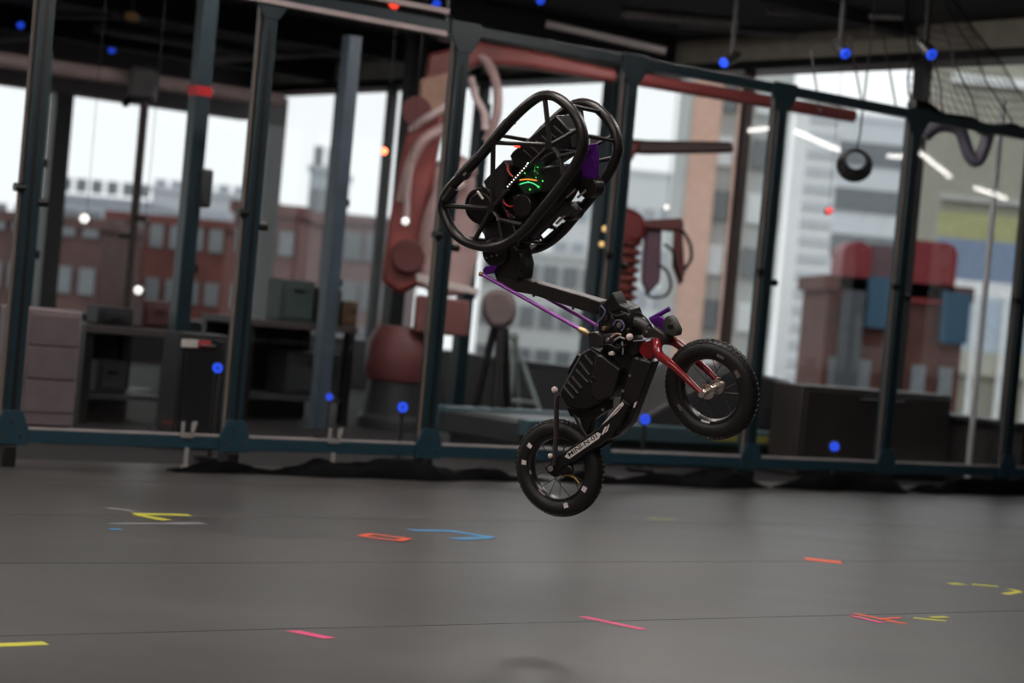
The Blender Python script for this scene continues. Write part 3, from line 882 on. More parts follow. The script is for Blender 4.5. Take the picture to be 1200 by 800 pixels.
# far-side parts seen between the hoops
pk = patch('purple_side_bracket', [(676, 172), (698, 168), (700, 180), (699.5, 208), (690, 211), (674, 208), (672, 196), (682, 190)], -0.06, -0.045, purple, bevel=0.002)
for (x, y) in ((692, 175), (694, 187), (687, 183), (680, 200), (690, 200), (684, 206), (695, 196)):
    disc('hole_plug', x, y, -0.046, -0.043, 0.005, mat('deep_violet', (0.05, 0.006, 0.1), 0.4), pk, n=10, bevel=0)
disc('far_motor', 688, 219, -0.10, -0.045, 0.036, carbon, n=30, bevel=0.005)
disc('far_motor', 664, 247, -0.10, -0.035, 0.032, carbon, n=30, bevel=0.005)
patch('motor_mount', [(640, 242), (652, 234), (668, 238), (676, 246), (668, 254), (650, 254)], -0.05, -0.01, linkm)
for q in ((663.5, 231.5, 674, 221.5), (677, 231.5, 686, 223), (632, 261.5, 643, 250), (652, 262, 662, 252.5)):
    rod('steel_pin', [(q[0], q[1], -0.005), (q[2], q[3], -0.005)], 0.0042, steel, n=10)
for q in ((601, 279, 640, 262), (620, 296, 660, 262), (628, 270, 640, 286), (645, 262, 655, 274)):
    rod('truss_strut', [(q[0], q[1], -0.1), (q[2], q[3], -0.1)], 0.005, carbon)
wire('hip_cable', [(602, 290, .05), (610, 300, .055), (611, 314, .05), (605, 326, .04)], 0.005, black)

# ================================================================== HALL BEHIND THE FENCE
# taller inner posts
def inner_post(x0, y0, x1, y1, b, w, label, extra=None, mt=teal):
    p = PB((x0 + x1) / 2, (y0 + y1) / 2, b)
    a, _ = ab(p)
    zt = PB(x0, y0, b).z
    t = thing('inner_post', W(a, b, 0), label, 'post', 'inner posts')
    obj('upright', MB().span(a - w / 2, a + w / 2, b - w / 2, b + w / 2, 0.02, min(zt, CEIL - 0.01)), mt, t, bevel=0.006)
    obj('base_plate', MB().span(a - w, a + w, b - w, b + w, -0.004, 0.02), darkg, t)
    for z in (1.0, 1.55):
        obj('clip', MB().span(a + w / 2, a + w / 2 + 0.03, b - 0.03, b + 0.03, z, z + 0.05), black, t)
    return t, a
t, a = inner_post(242, -10, 203, 490, 2.2, 0.10, 'dark inner post with red tape band behind the left panel')
obj('red_band', MB().span(a - 0.055, a + 0.055, 2.145, 2.255, PB(234, 107, 2.2).z - 0.03, PB(234, 107, 2.2).z + 0.03), mat('red_band', (0.5, 0.01, 0.02), 0.5), t)
zb_ = PB(232, 220, 2.2).z
obj('switch_box', MB().span(a + 0.03, a + 0.11, 2.12, 2.22, zb_ - 0.12, zb_ + 0.12), darkg, t, bevel=0.02)
inner_post(411, 42, 375, 490, 2.8, 0.10, 'pale blue-grey inner post between second and third fence posts', mt=mat('bluegrey_post', (0.06, 0.085, 0.115), 0.4))
inner_post(494, 40, 462, 300, 5.6, 0.14, 'near-black inner post left of the large red robot arm', mt=mat('charcoal_post', (0.02, 0.021, 0.024), 0.5))
inner_post(562, 120, 535, 500, 3.6, 0.10, 'dark teal inner post just left of the purple rods')
inner_post(712, 90, 690, 520, 3.0, 0.10, 'dark inner post right behind the far cage hoop')
inner_post(46, 60, 20, 480, 2.4, 0.09, 'dark inner post near the left picture edge')

# camera mast
cm = P(158, 250, 17)
t = thing('camera_mast', V((cm.x, 17, -0.004)), 'brown camera mast in front of the left windows', 'mast')
ztop = P(165, 110, 17).z
mb_ = mat('mast_brown', (0.075, 0.05, 0.048), 0.5)
obj('pole', MB().cyl(V((cm.x, 17, 0.03)), V((cm.x, 17, ztop)), 0.035, n=12), mb_, t)
obj('foot_plate', MB().cyl(V((cm.x, 17, -0.004)), V((cm.x, 17, 0.03)), 0.25, n=20), darkg, t)
obj('camera_head', MB().box(V((cm.x - 0.02, 17, ztop + 0.08)), V((0.10, 0, 0)), V((0, 0.12, 0)), V((0, 0, 0.13))), mat('head_grey', (0.12, 0.11, 0.12), 0.5), t, bevel=0.03)
obj('side_arm', MB().tube([V((cm.x, 17, ztop)), V((cm.x - 0.12, 17, ztop - 0.05)), V((cm.x - 0.15, 16.95, ztop - 0.1))], 0.03), black, t)
for z in (1.05, 1.2):
    obj('clip', MB().box(V((cm.x + (0.06 if z > 1.1 else -0.06), 17, z + 0.2)), V((0.05, 0, 0)), V((0, 0.04, 0)), V((0, 0, 0.018))), black, t)

# big faded red industrial robot
rr_ = mat('robot_red', (0.33, 0.085, 0.08), 0.4, var=0.45, scale=2.5)
rpk = mat('robot_pink_cover', (0.58, 0.40, 0.39), 0.5)
rpl = mat('pale_pink_hose', (0.75, 0.58, 0.58), 0.45)
rbg = mat('robot_peach_panel', (0.46, 0.27, 0.20), 0.5)
D1 = 15.6
t = thing('industrial_robot', V((P(470, 400, D1).x, D1, 0)), 'large faded red robot arm standing left of the jumping robot', 'robot arm', 'industrial robots')
def ppart(name, pts, D, thick, mt, par, bevel=0.02):
    return obj(name, MB().prism([P(x, y, D - thick / 2) for x, y in pts], V((0, thick, 0))), mt, par, bevel=bevel)
def ptube(name, pts, D, r, mt, par, n=10, closed=False):
    q = [P(x, y, D + (dd[0] if dd else 0)) for x, y, *dd in pts]
    return obj(name, MB().tube(loop(q) if closed else curve(q), r, n, closed), mt, par)
def zpx(x, z, D):   # image row at which height z stands at distance D above column x
    lo_, hi_ = -200.0, 1000.0
    for _ in range(40):
        mid = (lo_ + hi_) / 2
        if P(x, mid, D).z > z: lo_ = mid
        else: hi_ = mid
    return lo_
base_c = V((P(470, 400, D1).x, D1, 0))
obj('pedestal', MB().lathe(base_c, Z, [(0.28, 0.0), (0.28, 0.06), (0.24, 0.10), (0.22, 0.35), (0.0001, 0.35)], 28), darkg, t)
obj('turret', MB().lathe(base_c, Z, [(0.24, 0.35), (0.26, 0.42), (0.25, 0.62), (0.18, 0.75), (0.0001, 0.75)], 28), mat('turret_red', (0.16, 0.05, 0.05), 0.5), t)
ppart('lower_arm', [(505, 90), (530, 100), (512, 180), (500, 260), (500, 330), (468, 345), (446, 330), (455, 260), (468, 190), (484, 120)], D1, 0.22, rr_, t, 0.04)
ppart('arm_cover', [(498, 200), (530, 175), (556, 190), (560, 300), (548, 345), (505, 350), (488, 320), (490, 250)], D1 + 0.15, 0.25, rpk, t, 0.05)
ppart('upper_arm', [(502, 62), (560, 48), (620, 58), (724, 82), (722, 96), (620, 78), (560, 74), (508, 104), (496, 96)], D1, 0.2, rr_, t, 0.03)
ppart('peach_panel', [(492, 92), (532, 82), (534, 128), (490, 138)], D1 - 0.14, 0.06, rbg, t)
ptube('hose', [(548, 60), (570, 72, -.1), (582, 100, -.15), (582, 135, -.15), (570, 165, -.1)], D1, 0.035, rpk, t)
ptube('hose', [(552, 92), (558, 115, -.1), (567, 132, -.1), (569, 152, -.1)], D1 - 0.1, 0.028, rpl, t)
ptube('hose', [(482, 152), (500, 138, -.1), (524, 124, -.1)], D1 - 0.15, 0.03, rpl, t)
ptube('hose', [(476, 260), (478, 220, -.05), (482, 190, -.1)], D1 - 0.15, 0.025, rpl, t)
ptube('hose', [(505, 300), (512, 260, -.1), (530, 225, -.1), (545, 215, -.1)], D1 - 0.1, 0.03, rpl, t)
ptube('arm_shroud', [(498, 335), (500, 285, -.1), (510, 240, -.15), (530, 208, -.15), (556, 196, -.1)], D1 - 0.05, 0.06, rpk, t, 14)
ptube('arm_shroud', [(470, 235), (480, 195, -.1), (496, 165, -.15), (520, 150, -.1)], D1 - 0.12, 0.04, rpk, t, 14)
obj('shoulder_disc', MB().cyl(P(488, 130, D1 - 0.2), P(488, 130, D1 + 0.2), 0.11, n=24), mat('turret_red', (0.16, 0.05, 0.05), 0.5), t)
obj('elbow_disc', MB().cyl(P(478, 300, D1 - 0.2), P(478, 300, D1 + 0.2), 0.13, n=24), mat('turret_red', (0.16, 0.05, 0.05), 0.5), t, bevel=0.02)
ppart('bright_beam', [(488, 320), (560, 338), (560, 346), (488, 330)], D1 - 0.2, 0.06, mat('pale_beam', (0.75, 0.66, 0.64), 0.4), t, 0.005)
ppart('wrist_cover', [(488, 345), (550, 352), (548, 395), (484, 390)], D1 - 0.1, 0.3, mat('dusty_red', (0.24, 0.09, 0.085), 0.5), t)

# second robot arm with ribbed hose
D2 = 16.4
p2 = V((P(736, 400, D2).x, D2, 0))
t = thing('industrial_robot', p2, 'red robot arm with ribbed hose hanging behind the far cage hoop', 'robot arm', 'industrial robots')
dr = mat('deep_robot_red', (0.22, 0.02, 0.022), 0.4)
obj('pedestal', MB().lathe(p2, Z, [(0.3, 0.0), (0.3, 0.05), (0.16, 0.08), (0.15, 0.5), (0.0001, 0.5)], 24), darkg, t)
ppart('cross_arm', [(690, 158), (760, 164), (858, 166), (860, 178), (760, 180), (690, 176)], D2, 0.14, mat('blackened_red', (0.06, 0.022, 0.022), 0.4), t)
ppart('red_knuckle', [(708, 165), (752, 166), (742, 186), (736, 192), (722, 192), (712, 182)], D2 - 0.05, 0.16, dr, t)
obj('down_rod', MB().tube([P(731, 185, D2), P(730, 250, D2)], 0.035, 12), dr, t)
ppart('shoulder', [(712, 262), (718, 248), (736, 242), (754, 252), (758, 270), (752, 284), (716, 284)], D2, 0.22, dr, t, 0.03)
for k in range(9):
    y = 284 + k * 10.5
    c = P(735 - k * 1.0, y, D2)
    obj('hose_rib', MB().lathe(c, Z, [(0.085, -0.028), (0.115, -0.012), (0.115, 0.012), (0.085, 0.028)], 22), mat('rib_red', (0.27, 0.07, 0.06), 0.35), t)
obj('hose_core', MB().cyl(P(735, 278, D2), P(726, 380, D2), 0.08), mat('hose_dark', (0.1, 0.02, 0.02), 0.5), t)
ppart('mauve_housing', [(756, 268), (776, 262), (774, 330), (760, 345), (752, 330)], D2 + 0.05, 0.18, mat('mauve_plastic', (0.20, 0.11, 0.15), 0.5), t)
ppart('clamp_arm', [(752, 258), (800, 255), (802, 266), (798, 272), (776, 270), (754, 268)], D2 - 0.05, 0.1, mat('clamp_red', (0.18, 0.05, 0.05), 0.5), t)
ppart('tool_arm', [(790, 266), (800, 268), (803, 320), (797, 336), (788, 312)], D2 - 0.05, 0.08, mat('clamp_red', (0.18, 0.05, 0.05), 0.5), t)
ptube('black_hose', [(798, 268), (808, 284), (810, 302), (802, 316)], D2 - 0.1, 0.014, black, t)
ptube('black_hose', [(772, 310), (782, 318), (786, 334), (780, 346), (764, 348), (756, 342)], D2 - 0.1, 0.012, black, t)
ptube('black_hose', [(778, 286), (788, 294), (792, 310), (800, 330)], D2 - 0.1, 0.012, black, t)

# grey sensor on black tripod
D3 = 15.0
c = P(586, 372, D3)
t = thing('tripod_sensor', V((c.x, D3, -0.004)), 'rounded pinkish grey unit on a black tripod below the purple rods', 'tripod')
ppart('head_unit', [(566, 345), (580, 338), (598, 340), (606, 355), (604, 376), (592, 386), (574, 384), (564, 368)], D3, 0.2, mat('pinkish_grey', (0.2, 0.15, 0.15), 0.6), t, 0.04)
apex = P(586, 384, D3)
for k, (dx, dy) in enumerate(((-0.16, 0.0), (0.14, 0.05), (0.02, -0.16))):
    obj('leg', MB().tube([apex + V((dx * 0.25, dy * 0.25, 0)), V((apex.x + dx, D3 + dy, 0.0))], 0.03, 10), black, t)

# pale A-frame stand
D4 = 17.0
c = P(622, 450, D4)
t = thing('a_frame_stand', V((c.x, D4, -0.004)), 'pale green metal A-frame stand behind the rear wheel', 'stand')
pg = mat('pale_green_metal', (0.36, 0.44, 0.42), 0.4)
top4 = P(602, 395, D4)
for (dx, dy) in ((0.02, -0.1), (0.33, -0.05), (0.12, 0.4)):
    obj('leg', MB().tube([top4, V((top4.x + dx, D4 + dy, 0.0))], 0.018, 8), pg, t)
obj('crossbar', MB().tube([top4 + (V((top4.x + 0.02, D4 - 0.1, 0)) - top4) * 0.7, top4 + (V((top4.x + 0.33, D4 - 0.05, 0)) - top4) * 0.7], 0.012, 8), pg, t)
obj('head', MB().box(top4, V((0.04, 0, 0)), V((0, 0.04, 0)), V((0, 0, 0.03))), pg, t, bevel=0.005)

# treadmill behind the wheels
def abbox(name, x0, x1, b0, b1, z0, z1, mt, par, bevel=0.01):
    a0 = ab(PB(x0, 500, (b0 + b1) / 2))[0]; a1 = ab(PB(x1, 500, (b0 + b1) / 2))[0]
    return obj(name, MB().span(a0, a1, b0, b1, z0, z1), mt, par, bevel=bevel)
a0, a1 = ab(PB(560, 500, 1.6))[0], ab(PB(880, 500, 1.6))[0]
t = thing('treadmill', W((a0 + a1) / 2, 1.6, -0.004), 'long dark treadmill with teal side rails behind the bicycle wheels', 'treadmill')
tg = mat('treadmill_grey', (0.085, 0.09, 0.095), 0.45)
obj('deck', MB().span(a0, a1, 1.15, 2.05, 0.10, 0.24), darkg, t, bevel=0.01)
obj('belt', MB().span(a0 + 0.1, a1 - 0.1, 1.28, 1.92, 0.24, 0.25), tg, t)
for bb in (1.14, 2.04):
    obj('side_rail', MB().span(a0, a1, bb - 0.07, bb + 0.05, 0.16, 0.27), mat('teal_grey_rail', (0.06, 0.11, 0.13), 0.35), t, bevel=0.01)
for aa in (a0 + 0.15, a1 - 0.15):
    obj('support', MB().span(aa - 0.08, aa + 0.08, 1.2, 2.0, -0.004, 0.10), black, t)
obj('motor_hood', MB().prism([W(a0 + 1.0, 1.25, 0.25), W(a0 + 2.6, 1.25, 0.25), W(a0 + 2.5, 1.25, 0.62), W(a0 + 1.9, 1.25, 0.70)], B * 0.7), mat('hood_grey', (0.05, 0.047, 0.05), 0.5), t, bevel=0.03)
for k, (x0, x1) in enumerate(((832, 862), (884, 905))):
    q0, q1 = ab(PB(x0, 528, 1.07))[0], ab(PB(x1, 528, 1.07))[0]
    obj('yellow_sticker', MB().span(q0, q1, 1.062, 1.07, 0.19, 0.235), mat('dull_yellow', (0.32, 0.31, 0.07), 0.5), t)

# benches and cabinets on the left
c0, c1 = ab(PB(28, 430, 1.6))[0], ab(PB(92, 430, 1.6))[0]
t = thing('pale_cabinet', W((c0 + c1) / 2, 1.8, -0.004), 'pale mauve drawer cabinet behind the first fence panel', 'cabinet')
mv = mat('pale_mauve_paint', (0.26, 0.2, 0.215), 0.5)
obj('body', MB().span(c0, c1, 1.6, 2.0, 0.06, 0.72), mv, t, bevel=0.01)
for k in range(3):
    obj('drawer', MB().span(c0 + 0.015, c1 - 0.015, 1.585, 1.6, 0.14 + k * 0.19, 0.315 + k * 0.19), mv, t, bevel=0.004)
obj('plinth', MB().span(c0 + 0.02, c1 - 0.02, 1.62, 1.98, -0.004, 0.06), black, t)
def bench(x0, x1, b, depth, h, label, seed):
    a0, a1 = ab(PB(x0, 450, b))[0], ab(PB(x1, 450, b))[0]
    t = thing('workbench', W((a0 + a1) / 2, b + depth / 2, -0.004), label, 'workbench', 'workbenches')
    obj('top', MB().span(a0, a1, b, b + depth, h - 0.05, h), mat('bench_top', (0.06, 0.05, 0.05), 0.5), t, bevel=0.006)
    for aa in (a0 + 0.04, a1 - 0.04):
        for bb in (b + 0.05, b + depth - 0.05):
            obj('leg', MB().span(aa - 0.03, aa + 0.03, bb - 0.03, bb + 0.03, -0.004, h - 0.05), black, t)
    obj('shelf', MB().span(a0 + 0.03, a1 - 0.03, b + 0.03, b + depth - 0.03, 0.16, 0.19), darkg, t)
    obj('kick_panel', MB().span(a0 + 0.05, a1 - 0.05, b + depth - 0.12, b + depth - 0.10, -0.004, 0.16), black, t)  # added black panel hides bright floor reflections under the bench
    obj('back_panel', MB().span(a0 + 0.05, a1 - 0.05, b + depth - 0.04, b + depth - 0.02, 0.19, h - 0.05), black, t)
    return a0, a1
def boxes(spec):
    for (x0, x1, b, z0, z1, col, name, label, cat) in spec:
        a0, a1 = ab(PB(x0, 450, b))[0], ab(PB(x1, 450, b))[0]
        nm = 'case_%02x%02x%02x' % tuple(int(c * 255) for c in col)
        d = min(0.29, max(0.12, (a1 - a0) * 0.7))
        t = thing(name, W((a0 + a1) / 2, b + d / 2, z0), label, cat)
        obj('body', MB().span(a0, a1, b, b + d, z0, z1), mat(nm, col, 0.5), t, bevel=0.012)
        obj('front_panel', MB().span(a0 + 0.03, a1 - 0.03, b - 0.012, b, z0 + 0.03, z1 - 0.03), mat(nm + '_f', [c * 1.3 for c in col], 0.4), t, bevel=0.004)
        obj('handle', MB().tube([W(a0 + (a1 - a0) * 0.35, b - 0.03, z1 - 0.07), W(a0 + (a1 - a0) * 0.65, b - 0.03, z1 - 0.07)], 0.008, 6), black, t)
bench(95, 205, 2.6, 0.7, 0.62, 'low black workbench behind the first panel, right of the pale cabinet', 1)
bench(285, 414, 3.4, 0.7, 0.72, 'long dark workbench behind the second fence panel', 2)
boxes([(108, 150, 2.7, 0.62, 0.74, (0.02, 0.02, 0.024), 'equipment_case', 'flat black case on the low left workbench', 'case'),
       (160, 196, 2.8, 0.62, 0.80, (0.07, 0.03, 0.03), 'equipment_case', 'dark maroon case at the right end of the low workbench', 'case'),
       (112, 148, 2.75, 0.192, 0.40, (0.03, 0.03, 0.035), 'equipment_case', 'black case on the lower shelf of the low workbench', 'case'),
       (320, 360, 3.5, 0.72, 1.02, (0.04, 0.06, 0.06), 'equipment_case', 'dark teal equipment case on the long workbench', 'case'),
       (364, 392, 3.5, 0.72, 0.98, (0.035, 0.03, 0.03), 'equipment_case', 'black equipment case in the middle of the long workbench', 'case'),
       (395, 412, 3.5, 0.72, 0.90, (0.10, 0.06, 0.035), 'equipment_case', 'brown crate at the right end of the long workbench', 'crate'),
       (335, 400, 3.62, 0.192, 0.5, (0.025, 0.03, 0.03), 'equipment_case', 'black case on the shelf of the long workbench', 'case'),
       (942, 1118, 0.75, 0.0, 0.62, (0.03, 0.024, 0.023), 'low_cabinet', 'low dark brown cabinet under the brick building', 'cabinet'),
       (208, 264, 1.2, 0.0, 0.66, (0.012, 0.012, 0.014), 'control_box', 'black control box behind the second fence post', 'control box')])
# control box sign: white and red label
p = PB(229, 403, 1.17)
for k, (x0, x1, mt_) in enumerate(((213, 232, whitel), (233, 247, mat('red_label', (0.6, 0.04, 0.05), 0.5)))):
    a0, a1 = ab(PB(x0, 403, 1.18))[0], ab(PB(x1, 403, 1.18))[0]
    zc = PB(229, 403, 1.18).z
    tag(obj('cable_tag', MB().span(a0, a1, 1.176, 1.188, zc - 0.022, zc + 0.022), mt_, bevel=0.003), ['small white half of the tag on the black control box', 'small red half of the tag on the black control box'][k], 'tag')

# motion-capture cameras with blue rings
def mocap(c, d, label, stand=None, r=0.05, grp='motion capture cameras'):
    d = d.normalized()
    base = V((c.x, c.y, -0.004)) if stand == 'floor' else c.copy()
    t = thing('motion_capture_camera', base, label, 'camera', grp)
    obj('housing', MB().lathe(c, d, [(0.0001, -0.16), (r * 0.8, -0.16), (r, -0.12), (r, 0.0), (r * 0.8, 0.005), (0.0001, 0.005)], 18), black, t)
    obj('light_ring', MB().lathe(c, d, [(r * 0.25, 0.006), (r * 0.86, 0.006), (r * 0.86, 0.014), (r * 0.25, 0.014)], 18, True), blue_led, t)
    obj('lens', MB().cyl(c + d * 0.004, c + d * 0.022, r * 0.24, n=12), black, t)
    if stand == 'floor':
        obj('stand', MB().tube([V((c.x, c.y, 0.02)), c - d * 0.06 - Z * r], 0.014, 8), black, t)
        obj('foot', MB().cyl(V((c.x, c.y, -0.004)), V((c.x, c.y, 0.02)), 0.09, n=16), black, t)
    elif stand == 'ceiling':
        e = c - d * 0.08
        obj('hanger', MB().tube([V((e.x, e.y, CEIL)), e + Z * 0.12, e], 0.018, 8), ceilm, t)
    return t
for (x, y, b, rr, txt) in ((255, 431, 0.55, 0.032, 'blue-lit camera before the black control box'), (472, 477, 0.6, 0.035, 'blue-lit camera near the floor left of the robot'),
                           (756, 491, 0.7, 0.038, 'blue-lit camera near the floor between the two wheels'), (978, 523, 0.45, 0.036, 'blue-lit camera in front of the low brown cabinet'),
                           (386, 465, 2.2, 0.026, 'dim blue-lit camera before the long workbench')):
    c = PB(x, y, b)
    mocap(c, CAM - c, txt, 'floor', rr)
for (x, y, D, rr, dx, txt) in ((849, 73, 14.5, 0.045, -0.35, 'ceiling camera with blue ring, leftmost on the beige fascia'), (990, 62, 14.0, 0.048, 0.25, 'ceiling camera with blue ring, middle of the beige fascia'),
                               (1091, 63, 13.5, 0.048, 0.25, 'ceiling camera with blue ring, rightmost on the beige fascia'), (511, 4, 16.4, 0.045, 0.2, 'blue-ringed camera at the top edge beside the red lamp'),
                               (633, 0, 15.6, 0.04, 0.2, 'blue-ringed camera cut by the top edge above the robot'), (24, 29, 20.0, 0.045, 0.1, 'far blue camera at the top left corner'), (131, 58, 21.0, 0.045, 0.1, 'far blue camera above the left windows')):
    c = P(x, y, D)
    mocap(c, (CAM - c).normalized() + V((dx * 2.4, 0, -0.55)), txt, 'ceiling', rr * 0.85)

# indicator lamps, and glints built as glowing balls
def lampy(x, y, D, r, mt, label):
    c = P(x, y, D)
    t = thing('indicator_lamp', c, label, 'lamp')
    obj('bulb', MB().ball(c, r, 12), mt, t)
    obj('cap', MB().cyl(c + V((0, r * 0.6, 0)), c + V((0, r * 0.6 + 0.06, 0)), r * 1.1, n=12), black, t)
    e = c + V((0, r * 0.6 + 0.04, 0))
    obj('hanging_cord', MB().tube([e, V((e.x, e.y, CEIL))], 0.002, 5), black, t)
    return t
lampy(450, 177, 15.0, 0.026, emit('red_lamp', (1.0, 0.18, 0.08), 5), 'glowing red-orange lamp left of the large robot arm')
lampy(475, 259, 14.6, 0.028, emit('white_lamp', (1.0, 0.97, 0.93), 1.1), 'round white lamp left of the large robot arm')
lampy(461, 3, 16.2, 0.05, emit('red_beacon', (1.0, 0.06, 0.03), 1.6), 'red beacon at the top edge of the picture')
lampy(972, 247, 14.6, 0.026, emit('pink_lamp', (1.0, 0.12, 0.12), 0.9), 'small red lamp before the white striped tower')
lampy(776, 97, 16.0, 0.032, emit('amber_lamp', (1.0, 0.62, 0.25), 0.9), 'amber lamp under the top rail right of the robot')
lampy(99, 256, 14.5, 0.035, emit('white_lamp', (1.0, 0.97, 0.93), 1.1), 'round white lamp before the far left skyline')  # white glint built as a small glowing ball
lampy(162, 340, 14.0, 0.03, emit('white_lamp', (1.0, 0.97, 0.93), 1.1), 'round white lamp before the left brick building')  # another glint modelled as a glowing ball
lampy(781, 243, 15.8, 0.024, emit('white_lamp', (1.0, 0.97, 0.93), 1.1), 'small white lamp above the hanging tool arm')
lampy(709, 268, 15.8, 0.022, emit('amber_lamp', (1.0, 0.62, 0.25), 0.9), 'upper amber lamp beside the ribbed hose')
lampy(705, 286, 15.8, 0.02, emit('amber_lamp', (1.0, 0.62, 0.25), 0.9), 'lower amber lamp beside the ribbed hose')

# wide pale duct above the left windows, ceiling pipes and trays
dm = mat('pale_pink_duct', (0.62, 0.48, 0.48), 0.5)
q0, q1 = PB(-40, 64, 6.2), PB(330, 118, 6.2)
tag(obj('air_duct', MB().tube([q0, q1], 0.065, 14), dm), 'pale pinkish duct running above the left windows', 'duct')
tag(obj('red_duct', MB().tube([P(748, 93, 15.4), P(1000, 136, 16.2)], 0.05, 12), mat('dusky_red_duct', (0.3, 0.07, 0.07), 0.4)), 'dusky red duct just under the top rail right of the robot', 'duct')
dg = mat('pipe_grey', (0.3, 0.28, 0.28), 0.5)
pipes = [((60, 18), (300, -12), 19.0, .03, 'thin dark ceiling pipe crossing the top left corner'), ((110, 32), (290, 62), 20.5, .045, 'grey ceiling pipe above the left windows, lower left'),
         ((0, 45), (120, 20), 21.0, .04, 'grey ceiling pipe at the far top left'), ((250, 70), (480, 40), 20.0, .04, 'grey ceiling pipe above the second panel'),
         ((730, -4), (866, 24), 16.5, .035, 'grey ceiling pipe right of the top centre, lower one'), ((800, -6), (935, 28), 16.9, .025, 'grey ceiling pipe right of the top centre, upper one'),
         ((900, 14), (1060, -4), 15.5, .02, 'thin ceiling pipe above the beige fascia'), ((640, 28), (780, 60), 15.8, .03, 'dark ceiling pipe above the fence rail behind the robot')]
for (p, q, D, r, txt) in pipes:
    a_, b_ = P(*p, D), P(*q, D)
    a_.z = min(a_.z, CEIL - r); b_.z = min(b_.z, CEIL - r)
    tag(obj('ceiling_pipe', MB().tube([a_, b_], r, 10), dg), txt, 'pipe', 'ceiling pipes')
for k, (x, y) in enumerate(((155, 20), (522, 42))):
    c = P(x, y, 17 if k == 0 else 14)
    t = thing('junction_box', c, ['small ochre junction box under the top left ceiling', 'black junction box beside the top of the third post'][k], 'box')
    obj('box', MB().box(c, V((.05, 0, 0)), V((0, .05, 0)), V((0, 0, .035))), mat('ochre_box', (0.3, 0.17, 0.05), 0.5) if k == 0 else black, t, bevel=0.01)
    obj('conduit', MB().tube([c, V((c.x, c.y, CEIL))], 0.012, 8), black, t)
for k, bb in enumerate((1.5, 4.2, 7.0, 9.6)):
    tag(obj('ceiling_beam', MB().span(-12, WALL_A - 0.1, bb - 0.09, bb + 0.09, CEIL - 0.22 if bb > 2 else CEIL - 0.1, CEIL), ceilm, bevel=0.01), ['black ceiling beam nearest the fence', 'second black ceiling beam beyond the fence', 'third black ceiling beam beyond the fence', 'farthest black ceiling beam by the back windows'][k], 'beam', 'ceiling beams')

# dark coiled cable hanging right
c = P(1003, 188, 13.9)
t = thing('cable_coil', c, 'black coiled cable hanging between fourth bay post and brown column', 'cable')
for k in range(4):
    rad = 0.075 + 0.012 * k
    pts = [c + V((math.cos(th) * rad, 0.015 * k, math.sin(th) * rad * 0.9 - 0.01 * k)) for th in [2 * math.pi * i / 20 for i in range(20)]]
    obj('coil', MB().tube(pts, 0.012, 6, True), black, t)
obj('hook', MB().tube([c + V((0, 0, 0.08)), c + V((0.01, 0, 0.16)), c + V((0.04, 0.05, CEIL - c.z))], 0.006, 6), black, t)
# bundled purple-grey plastic behind the right top rail
t = obj('plastic_swag', MB().tube(curve([P(1083, 160, 14.4), P(1100, 148, 14.4), P(1124, 152, 14.4), P(1136, 182, 14.4), P(1146, 188, 14.4), P(1154, 172, 14.4), P(1160, 150, 14.4)]), 0.045, 10), mat('violet_grey_film', (0.16, 0.15, 0.2), 0.4))
tag(t, 'violet grey plastic swag drooping under the right top rail', 'plastic film')

# black net gathered from the ceiling to the fence top
nett = obj('safety_net', MB(), black) if False else None
mbn = MB()
n_h, n_v = 16, 20
def netp(s, u):
    a_ = 6.12 + 1.45 * u * (0.30 + 0.70 * s)
    b_ = 0.05 + 0.25 * (1 - s)
    z_ = CEIL - (CEIL - 2.50) * s - 0.06 * math.sin(math.pi * u) * s
    return W(a_ + 0.10 * (1 - s), b_, z_)
for i in range(n_v + 1):
    mbn.tube([netp(j / 8, i / n_v + 0.02 * math.sin(j * 1.7 + i)) for j in range(9)], 0.0035 if i % 5 else 0.009, 4)
for j in range(1, n_h):
    mbn.tube([netp(j / n_h, i / 10) for i in range(11)], 0.0025, 4)
mbn.tube([netp(1, i / 10) + Z * (0.03 + 0.02 * math.sin(i * 2.1)) for i in range(11)], 0.042, 8)
tag(obj('safety_net', mbn, black), 'black safety net draped from the ceiling to the right fence top', 'net')
for k, (x0, y0, x1, y1) in enumerate(((950, 60, 962, 135), (995, 40, 1010, 120), (1035, 40, 1050, 125))):
    tag(obj('net_cord', MB().tube([P(x0, y0, 13.8), P(x1, y1, 13.6)], 0.006, 5), black), ['left', 'middle', 'right'][k] + ' thin black cord hanging before the beige fascia', 'cord', 'hanging cords')
# slender silver pipe at right
c0, c1 = P(1176, 118, 15.0), P(1163, 430, 15.0)
tag(obj('silver_pipe', MB().tube([V((c0.x, 15.0, -0.004)), V((c0.x, 15.0, c0.z))], 0.022, 12), mat('silver_pipe_paint', (0.62, 0.63, 0.66), 0.35, 0.3)), 'slim upright silver pipe near the right picture edge', 'pipe')

